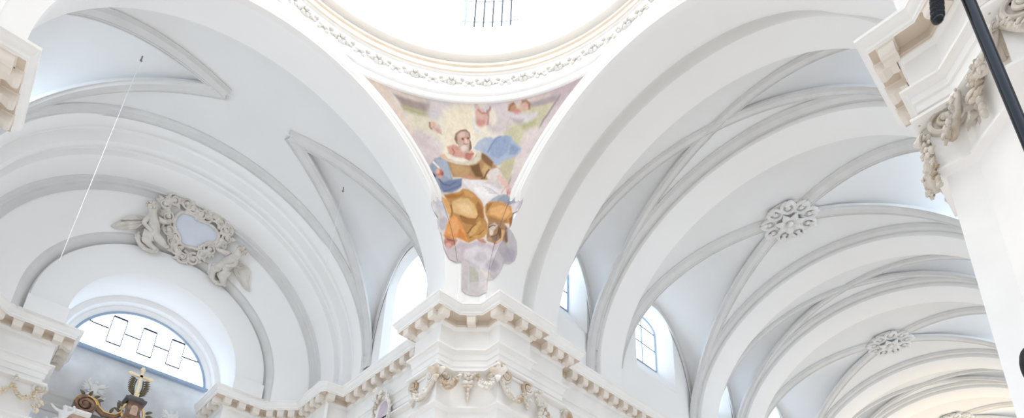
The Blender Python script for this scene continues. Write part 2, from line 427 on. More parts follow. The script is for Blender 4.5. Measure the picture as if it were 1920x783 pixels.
for k in range(4):
    mb = MB()
    if k == 0: arch_foot(mb, SOFN); arch_foot(mb, [(XF+.02, 9.7), (XF+.02, 8.05)])
    else: arch_band(mb, SOFT, ZA, k, n=90)
    # plain front band behind the moulding, down to the springing
    if k: arch_band(mb, [(XF+.02, 9.7), (XF+.02, 8.35)], ZA, k, n=90)
    # jambs down to the cornice
    for s in (1, -1):
        pr = SOFN if k == 0 else SOFT
        K = len(mb.v); mb.grid([[(x, s*r, ZA), (x, s*r, -.1)] for x, r in [(XF+.02, PA)]+[(x, foot(r, 0) if k == 0 and x < 13.28 else r) for x, r in pr]])
        for i in range(K, len(mb.v)): mb.v[i] = rot(mb.v[i], k)
    o = struct('trim_%d' % (k+7), mb, PL, 'great white arch of the crossing opening to the %s' % arch_names[k], 'arch', 40)
    mb = MB(); dr = 0 if k == 0 else .3
    rows = []
    for x, r in RP:
        row = []
        for i in range(97):
            a = math.radians(31+118*i/96); fd = min(1, (a-math.radians(31))/math.radians(5), (math.radians(149)-a)/math.radians(5)); fd = fd*fd*(3-2*fd)
            rr_ = r+dr*(9.28-r)/1.23; row.append(rot((XF+.03+(x-XF-.02)*fd-.01*fd, rr_*math.cos(a), ZA+rr_*math.sin(a)), k))
        rows.append(row)
    mb.grid(rows)
    mb.build('archivolt', PL, o, 40); crossing.append(o)

# pendentives -------------------------------------------------------
RT, ZT = 10.42, 9.75           # ring foot
def pend(phi, wv):
    """point on the pendentive, phi in radians 0..pi/2, wv 0 foot .. 1 ring"""
    d = abs(phi-PI/4); f0 = PI/4-math.atan(PA/XF); S = lambda t: (lambda q: q*q*(3-2*q))(min(1, max(0, t)))
    if d >= f0:
        y = XF*math.tan(PI/4-d); zb = ZA+math.sqrt(max(0, PA*PA-y*y)); u = 1
    else:
        u = S((d/f0-.3)/.7); zb = -.05
    A = .95; z = zb+(ZT-zb)*math.sin(wv*A)/math.sin(A)
    r = math.sqrt(XF*XF+PA*PA-max(0, z-ZA)**2)+.4*S((z-5.5)/4.2)+.33*(1-u)*(1-S((z-.3)/3))
    return (r*math.cos(phi), r*math.sin(phi), z)
F0 = PI/4-math.atan(PA/XF)
PHI = [math.atan(PA*math.cos(PI/2*(1-i/60))/XF) for i in range(61)]+[PI/4-F0*q for q in (.95, .9, .85, .8, .7, .6, .5, .4, .3, 0)]; PHI = PHI+[PI/2-p for p in PHI[-2::-1]]
for k in range(4):
    mb = MB(); mb.grid([[rot(pend(a, j/40), k) for j in range(41)] for a in PHI])
    struct('wall_pendentive_%s' % ['far', 'left', 'near', 'right'][k], mb, PL,
           'curved white triangle of wall under the dome ring on the %s side' % ['far, painted', 'left', 'near', 'right'][k], 'wall')

# dome ring -----------------------------------------------------------
def lathe(mb, prof, n=160, a0=0, a1=2*PI):
    full = abs(a1-a0-2*PI) < 1e-6
    mb.grid([[(r*math.cos(a0+(a1-a0)*i/n), r*math.sin(a0+(a1-a0)*i/n), z) for r, z in prof] for i in range(n if full else n+1)], cu=full); return mb
mb = MB()
lathe(mb, [(10.9, 9.6), (10.42, 9.6), (10.36, 9.66), (10.34, 9.85), (10.42, 9.93), (10.42, 10.02), (10.30, 10.06), (10.28, 10.2), (10.42, 10.34), (10.5, 10.5), (10.52, 10.62), (10.5, 10.7)])
ring = struct('trim_11', mb, PL, 'round moulded cornice ring at the foot of the dome with carved frieze', 'cornice', 40)
mb = MB(); lathe(mb, [(10.5, 10.7), (10.62, 10.74), (10.62, 11.78), (10.5, 11.82)]); mb.build('frieze_band', PL, ring, 40)
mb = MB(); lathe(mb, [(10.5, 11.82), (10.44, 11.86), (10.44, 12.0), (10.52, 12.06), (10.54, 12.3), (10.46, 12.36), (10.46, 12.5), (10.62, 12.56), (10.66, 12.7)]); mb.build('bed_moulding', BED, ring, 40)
mb = MB(); lathe(mb, [(10.66, 12.7), (10.66, 12.86), (10.28, 12.86), (10.24, 12.9), (10.24, 13.04), (10.18, 13.08), (10.08, 13.26), (10.06, 13.3), (10.06, 13.4), (10.7, 13.42), (11.4, 13.42)]); mb.build('upper_cornice', PL, ring, 40)
# carved frieze ornament: rosettes alternating with pairs of leaf sprays
protos = {}
def frieze_piece(i, a):
    mb = MB(); R = 10.6; c = V(R*math.cos(a), R*math.sin(a), 11.26); X = V(-math.sin(a), math.cos(a), 0); N = V(-math.cos(a), -math.sin(a), 0)
    if i % 2 == 0:
        for j in range(6):
            t = 2*PI*j/6; mb.ell(c+X*.19*math.cos(t)+V(0,0,.19*math.sin(t))+N*.04, (.12, .12, .09), nu=6, nv=5)
        mb.ell(c+N*.14, .09, nu=6, nv=5)
        nm = 'frieze_rosette'
    else:
        for s in (1, -1):
            for q in range(4):
                t = q*.26+.12; mb.ell(c+X*s*t+V(0,0,.18*math.sin(q*1.7))+N*.04, (.13, .1, .14-.02*q), (X, N, V(0,0,1)), nu=6, nv=5)
                mb.ell(c+X*s*(t+.08)-V(0,0,.2*math.cos(q*1.3))+N*.03, (.11, .07, .08), (X, N, V(0,0,1)), nu=6, nv=5)
        nm = 'frieze_leaf_spray'
    mb.build(nm, FRZ, ring, 50)
NF = 72
for i in range(NF):
    a = 2*PI*(i+.5)/NF; x, y = math.cos(a), math.sin(a)
    if -.75 < a < 2.6 or a > 2*PI-.75: frieze_piece(i, a)

# drum of the dome with tall windows -----------------------------------
ND = 8; RD = 11.0; drum = MB(); HZ0, HZ1 = 16.2, 25.0
wa = math.radians(8.3)
acent = [PI/4-math.radians(1.7)+2*PI*i/ND for i in range(ND)]
DW = mat('sunlit_dome_plaster', (.92, .91, .88), var=.01)
def drum_p(a, z, R=RD): return (R*math.cos(a), R*math.sin(a), z)
for ac in acent:
    h = PI/ND
    for a0, a1 in ((ac-h, ac-wa), (ac+wa, ac+h)):
        drum.grid([[drum_p(a0+(a1-a0)*i/6, z) for z in (13.3, HZ0, HZ1, 28)] for i in range(7)])
    for z0, z1 in ((13.3, HZ0), (HZ1, 28)):
        drum.grid([[drum_p(ac-wa+2*wa*i/8, z) for z in (z0, z1)] for i in range(9)])
    # reveals
    for s in (1, -1): drum.grid([[drum_p(ac+s*wa, z, R) for z in (HZ0, HZ1)] for R in (RD, RD+1.0)])
    for z in (HZ0, HZ1): drum.grid([[drum_p(ac-wa+2*wa*i/8, z, R) for i in range(9)] for R in (RD, RD+1.0)])
wd = struct('wall_drum', drum, DW, 'blazing white drum wall of the dome seen at the top of the picture', 'wall', 40)
for i in range(ND*2):
    a = PI/4+PI/ND+2*PI*(i//2)/ND+(.085 if i % 2 else -.085)
    mb = MB(); X = V(-math.sin(a), math.cos(a), 0); N = V(-math.cos(a), -math.sin(a), 0); c = V(*drum_p(a, 20.5, RD-.05))
    mb.box(c, (.42, .16, 6.6), (X, N, V(0,0,1))); mb.box(c-V(0,0,6.7), (.5, .22, .35), (X, N, V(0,0,1))); mb.box(c+V(0,0,6.2), (.5, .22, .5), (X, N, V(0,0,1)))
    mb.build('drum_pilaster', DW, wd, 30)
for i, ac in enumerate(acent):
    if i not in (0, 1, 7): continue
    mb = MB(); mb.grid([[drum_p(ac-wa+2*wa*j/8, z, RD+.9) for z in (HZ0, HZ1)] for j in range(9)])
    o = struct('window_%d' % (5+[0, 1, 7].index(i)), mb, GLASS, 'tall dome window with thin dark upright bars, %s' % {0: 'at the very top centre', 1: 'left of the top centre', 7: 'right of the top centre'}[i], 'window', parent=None)
    for j in range(7):
        a = ac-wa*.9+2*wa*.9*j/6; mb = MB(); mb.tube([drum_p(a, HZ0, RD+.86), drum_p(a, HZ1, RD+.86)], .05 if 0 < j < 6 else .07, 6)
        mb.build('glazing_bar', LEAD if 0 < j < 6 else FRAME, o)
    for z in (HZ0+.05, 18.0, 19.8, 21.6, 23.4):
        mb = MB(); mb.tube([drum_p(ac-wa+2*wa*j/8, z, RD+.86) for j in range(9)], .02, 6); mb.build('crossbar', STEEL, o)
mb = MB(); lathe(mb, [(11.0, 28), (10.6, 28.1), (10.6, 28.5), (11, 28.6), (10.6, 31), (9.2, 34.5), (6.8, 37.2), (3.2, 39)], n=64)  # unseen crown left open so that sky light falls into the drum
struct('ceiling_dome', mb, DW, 'white dome shell high above the ring, left open at its crown for light', 'dome')

# ---- entablatures --------------------------------------------------
def pier(k, poly, nm, lab):
    P = [rot(p, k) for p in poly]
    mb = MB(); sweep_plan(mb, P, PROF[:10])
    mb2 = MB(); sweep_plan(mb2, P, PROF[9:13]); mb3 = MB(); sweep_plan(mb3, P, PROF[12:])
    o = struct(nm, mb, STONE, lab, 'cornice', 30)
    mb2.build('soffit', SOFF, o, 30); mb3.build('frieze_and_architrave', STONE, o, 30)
    modillions(o, P); return o
FP = pier(0, FARP, 'trim_12', 'stepped white cornice with brackets wrapping the far painted pier and running both ways')
# left side of the transept (mirrored end pilaster) and the near left pier
LEFTP = [(-7.93, 10.0), (-7.93, 14.0), (-9.2, 14.0), (-9.2, 21.4), (-8.25, 21.5), (-7.92, 21.9), (-8.0, 25.15), (-6.56, 26.6), (-3.52, 26.6), (-3.52, 30.7)]
NL = [(-16.8, 8.4), (-13.9, 8.4), (-13.9, 7.97), (-10.0, 7.97), (-10.0, 9.35), (-9.35, 10.0)] + LEFTP
NL = [(-13.9, 7.97), (-10.0, 7.97), (-10.0, 9.35), (-9.35, 10.0)] + LEFTP
pier(0, NL, 'trim_13', 'stepped white cornice of the left pier and the altar side of the transept')
NR = [rot(p, 3) for p in [(9.2, 20), (9.2, 14.0), (7.93, 14.0), (7.93, 10.0), (9.35, 10.0), (10.0, 9.35), (10.0, 7.97), (13.9, 7.97)]]
# rotated so that the long side lies along the nave
NR = [(62, -9.25), (16.8, -9.25), (16.8, -8.4), (13.9, -8.4), (13.9, -7.97), (10.0, -7.97), (10.0, -9.35), (9.35, -10.0), (7.97, -10.0), (7.93, -14.0), (9.2, -14.0), (9.2, -20)]
RPR = pier(0, NR, 'trim_14', 'heavy white cornice of the near right pier, seen from below')

# walls above the cornice and below the vault ------------------------------
def nave_wall(s, nm, lab):
    mb = MB(); wins = []
    for i, (x0, x1) in enumerate(BAYS):
        big = x1-x0 > 6; xc = (x0+x1)/2; hf = 2.25 if big else 1.42; hb = 1.62 if big else .86
        y = s*(AV+.02)
        front = arched(hf, 3.0, 9.1 if big else 8.3, 2.0 if big else 1.5)
        back = arched(hb, 4.95, 8.9 if big else 8.2, .7 if big else .4)
        wall_hole(mb, xc, y, front, (x0-1.0, x1+1.0, -.2, 10.6))
        yb = s*(AV+1.15)
        mb.grid([[(xc+p[0], y, p[1]) for p in front], [(xc+p[0], yb, p[1]) for p in back]], cv=True)
        wins.append((xc, yb, back, i))
    for x0, x1 in ((10.3, 14.3), (67, 80)): mb.grid([[(x0, s*(AV+.02), -.2), (x0, s*(AV+.02), 10.6)], [(x1, s*(AV+.02), -.2), (x1, s*(AV+.02), 10.6)]])
    struct(nm, mb, PL, lab, 'wall', 30); return wins
winsL = nave_wall(1, 'wall_nave_left', 'white upper nave wall with splayed window openings above the far cornice')
winsR = nave_wall(-1, 'wall_nave_right', 'white upper nave wall behind the near right pier')
wn = 10
for xc, y, back, i in winsL+winsR:
    s = 1 if y > 0 else -1
    mb = MB(); mb.add([(xc+p[0], y, p[1]) for p in back], [tuple(range(len(back)))])
    if s > 0: lab = ['small nave window in the narrow bay just right of the painted pier', 'second nave window, in the wide bay, cut by the broad arch', 'third nave window, a bright sliver low in the narrow bay', 'fourth nave window, in the second wide bay near the bottom edge', 'fifth nave window, far down the nave', 'sixth nave window, furthest down the nave'][i]
    else: lab = 'nave window hidden beyond the right pier, bay %s from the crossing' % names[i]
    o = struct('window_%d' % wn, mb, GLASS, lab, 'window', 0); wn += 1
    hb = back[-1][0]; z0 = back[0][1]; z1 = max(p[1] for p in back)
    mb = MB(); mb.tube([(xc+p[0], y-s*.03, p[1]) for p in back]+[(xc+back[0][0], y-s*.03, back[0][1])], .07, 6); mb.build('window_frame', FRAME, o)
    mb = MB(); mb.box((xc, y-s*.04, (z0+z1)/2), (.045, .03, (z1-z0)/2)); mb.build('mullion', FRAME, o, 0)
    for q in (.42, .78):
        mb = MB(); mb.box((xc, y-s*.035, z0+(z1-z0)*q), (hb, .02, .025)); mb.build('glazing_bar', LEAD, o, 0)

# ---- transept ------------------------------------------------------------
TA, TB = 9.9, 9.5
TY0, TY1 = 12.42, 20.25
mb = MB()
def tmain(y): return ZC+TB*math.sqrt(max(0, 1-(y/TA)**2))
# vault axis runs along +Y: build along X then rotate a quarter turn
TV0, TV1 = 12.9, 20.0
_mb = MB(); vault_bay(_mb, TV0, TV1, 1.75, 8.35, 1, TA, TB, 44)
arch_band(_mb, [(12.3, TA), (12.9, TA)], ZC, 1, ex=TB/TA); arch_band(_mb, [(20.0, TA), (20.3, TA)], ZC, 1, ex=TB/TA)
tc_ = struct('ceiling_transept', _mb, VL, 'pale bluish barrel vault of the left transept with two pointed side cuts', 'ceiling', 25)
for P, N in rib_paths(TV0, TV1, 1.75, 1, TA, TB, 30, lo=.1):
    m_ = MB(); strip(m_, P, N, ribp(1.35, 1.9)); m_.build('groin_rib', MOLD, tc_, 40)
for s in (1, -1):
    P = wall_arch(TV0, TV1, 8.25, s, 1, TA); m_ = MB(); strip(m_, P, [V(s, 0, 0)]*len(P), [(a, b+.02) for a, b in ribp(.8)]); m_.build('wall_rib', MOLD, tc_, 40)
n = 70; P = [rot((19.98, TA*math.cos(PI*j/n), ZC+TB*math.sin(PI*j/n)), 1) for j in range(n+1)]
N = [V(*rot((0, -math.cos(PI*j/n)/TA, -math.sin(PI*j/n)/TB), 1)) for j in range(n+1)]
m_ = MB(); strip(m_, P, N, ribp(1.3, 1.6)); m_.build('end_rib', MOLD, tc_, 40)
# side walls with a big window each
for s, nm, lab in ((1, 'wall_transept_right', 'white transept wall left of the painted pier, with a glaring window'), (-1, 'wall_transept_left', 'white transept wall behind the left pier')):
    w_ = MB(); xc = 16.45
    front = arched(2.25, .8, 7.9, 2.2); back = arched(2.0, 1.0, 7.6, 1.8)
    wall_hole(w_, xc, s*-(TA+.02), front, (12.3, 21.5, -.2, 10.6))
    w_.grid([[(xc+p[0], s*-(TA+.02), p[1]) for p in front], [(xc+p[0], s*-(TA+.5), p[1]) for p in back]], cv=True)
    rotmb(w_, 1); struct(nm, w_, PL, lab, 'wall', 30)
    w_ = MB(); w_.add([rot((xc+p[0], s*-(TA+.5), p[1]), 1) for p in back], [tuple(range(len(back)))])
    struct('window_%d' % (3 if s > 0 else 4), w_, GLASS, 'glaring white window in the transept wall %s' % ('just left of the painted pier' if s > 0 else 'behind the left pier'), 'window', 0)
# stepped end arch, half cone panel, window arch: all turned about the transept axis
def jamb(mb, pr, k):
    for s in (1, -1): mb.grid([[rot((x, s*r, ZC), k), rot((x, s*r, -.1), k)] for x, r in pr])
END = [(20.25, 9.95), (20.25, 9.62), (20.4, 9.55), (20.9, 9.5), (21.25, 9.6), (21.5, 9.86), (21.75, 9.98), (21.9, 9.9), (21.98, 9.6), (22.05, 9.36), (22.2, 9.3), (22.5, 9.36), (22.75, 9.56), (22.95, 9.68), (23.05, 9.6), (23.1, 9.3), (23.3, 9.2), (24.5, 9.2), (24.75, 9.22)]
mb = MB(); arch_band(mb, END, ZC, 1, n=90)
for s in (1, -1): mb.grid([[rot((x, s*r, ZC), 1), rot((x, s*r, -.1), 1)] for x, r in END])
struct('trim_15', mb, PL, 'stepped concentric white mouldings around the end arch of the left transept', 'arch', 40)
mb = MB(); pr = [(24.75, 9.5), (24.72, 9.2), (24.8, 9.12), (24.95, 9.1), (25.02, 9.02), (25.2, 9.0), (25.28, 8.9), (25.3, 8.7)]
arch_band(mb, pr, ZC, 1, n=90); jamb(mb, pr, 1); struct('trim_16', mb, MOLD, 'thin grey half-round moulding bordering the wall panel around the lunette window', 'moulding', 40)
mb = MB(); pr = [(25.3, 8.8), (25.9, 7.6), (26.4, 6.7)]
arch_band(mb, pr, ZC, 1, n=90)
for s in (1, -1): mb.grid([[rot((x, s*r, ZC), 1), rot((x, s*r, -.1), 1)] for x, r in pr])
struct('wall_end_panel', mb, PL, 'white curved panel above the lunette window that carries the stucco cartouche', 'wall', 40)
mb = MB(); pr = [(26.35, 6.8), (26.35, 6.66), (26.5, 6.5), (26.75, 6.42), (26.9, 6.3), (26.9, 6.15)]
arch_band(mb, pr, ZC, 1, n=90); jamb(mb, pr, 1); struct('trim_17', mb, MOLD, 'grey hollow moulding round the broad arch of the lunette window', 'moulding', 40)
mb = MB(); pr = [(26.95, 6.3), (26.75, 6.28), (26.62, 6.2), (26.6, 6.1), (26.72, 5.2), (26.86, 4.6), (26.9, 4.52), (26.98, 4.5), (28.5, 4.56), (30.0, 4.68)]
arch_band(mb, pr, ZC, 1, n=90)
for s in (1, -1):
    mb.grid([[rot((x, s*r, ZC), 1), rot((x, s*r, -.1), 1)] for x, r in pr])
    mb.box(rot((26.75, s*5.35, .42), 1), (.92, .3, .48))
struct('trim_18', mb, PL, 'broad smooth white arch framing the deep reveal of the lunette window', 'arch', 40)
mb = MB(); pr = [(30.0, 4.68), (30.02, 4.5), (30.15, 4.36), (30.35, 4.34), (30.5, 4.28), (30.5, 4.2), (30.6, 4.1), (30.68, 4.0), (30.75, 3.98)]
arch_band(mb, pr, ZC, 1, n=90); struct('trim_19', mb, PL, 'pale blue-white roll moulding round the lunette window glass', 'moulding', 40)
# window
mb = MB(); R = 3.98; H = [(R*math.cos(PI*i/60), ZC+R*math.sin(PI*i/60)) for i in range(61)]
H = [(x, max(z, 1.42)) for x, z in H]
mb.add([(x, 30.8, z) for x, z in H], [tuple(range(len(H)))])
W1 = struct('window_1', mb, GLASS, 'big half-round window glowing white above the altar cross, with angular leaded lines', 'window', 0)
mb = MB(); arch_band(mb, [(30.72, 4.02), (30.72, 3.86), (30.8, 3.84), (30.8, 4.02)], ZC, 1, a0=.11, a1=PI-.11, n=80)
mb.box((0, 30.76, 1.42), (3.95, .05, .06)); mb.build('window_frame', FRAME, W1, 40)
def lead(pts, r=.03):
    m_ = MB(); m_.tube([(x, 30.76, z) for x, z in pts], r, 5); m_.build('leading', LEAD, W1)
lead_rows = [[(-2.06, 4.07), (-1.28, 4.07)], [(-0.36, 4.05), (0.43, 4.05)], [(1.34, 4.06), (2.15, 4.07)], [(-2.11, 2.18), (-1.31, 2.18)], [(-0.39, 2.18), (0.43, 2.18)], [(1.32, 2.18), (2.15, 2.18)], [(-3.29, 3.18), (-2.97, 3.1), (-2.13, 3.1)], [(-1.26, 3.13), (-0.38, 3.13)], [(0.45, 3.12), (1.31, 3.12)], [(2.16, 3.12), (3.36, 3.17)]]
for r_ in lead_rows: lead(r_, .062 if len(r_) == 2 and (abs(r_[0][1]-4.06) < .05) else .042)
for a_, b_ in ((-2.06, -2.11), (-1.28, -1.31), (-.36, -.39), (.43, .43), (1.34, 1.32), (2.15, 2.15)):
    lead([(a_, 4.06), ((a_+b_)/2, 3.12), (b_, 2.18)], .024)
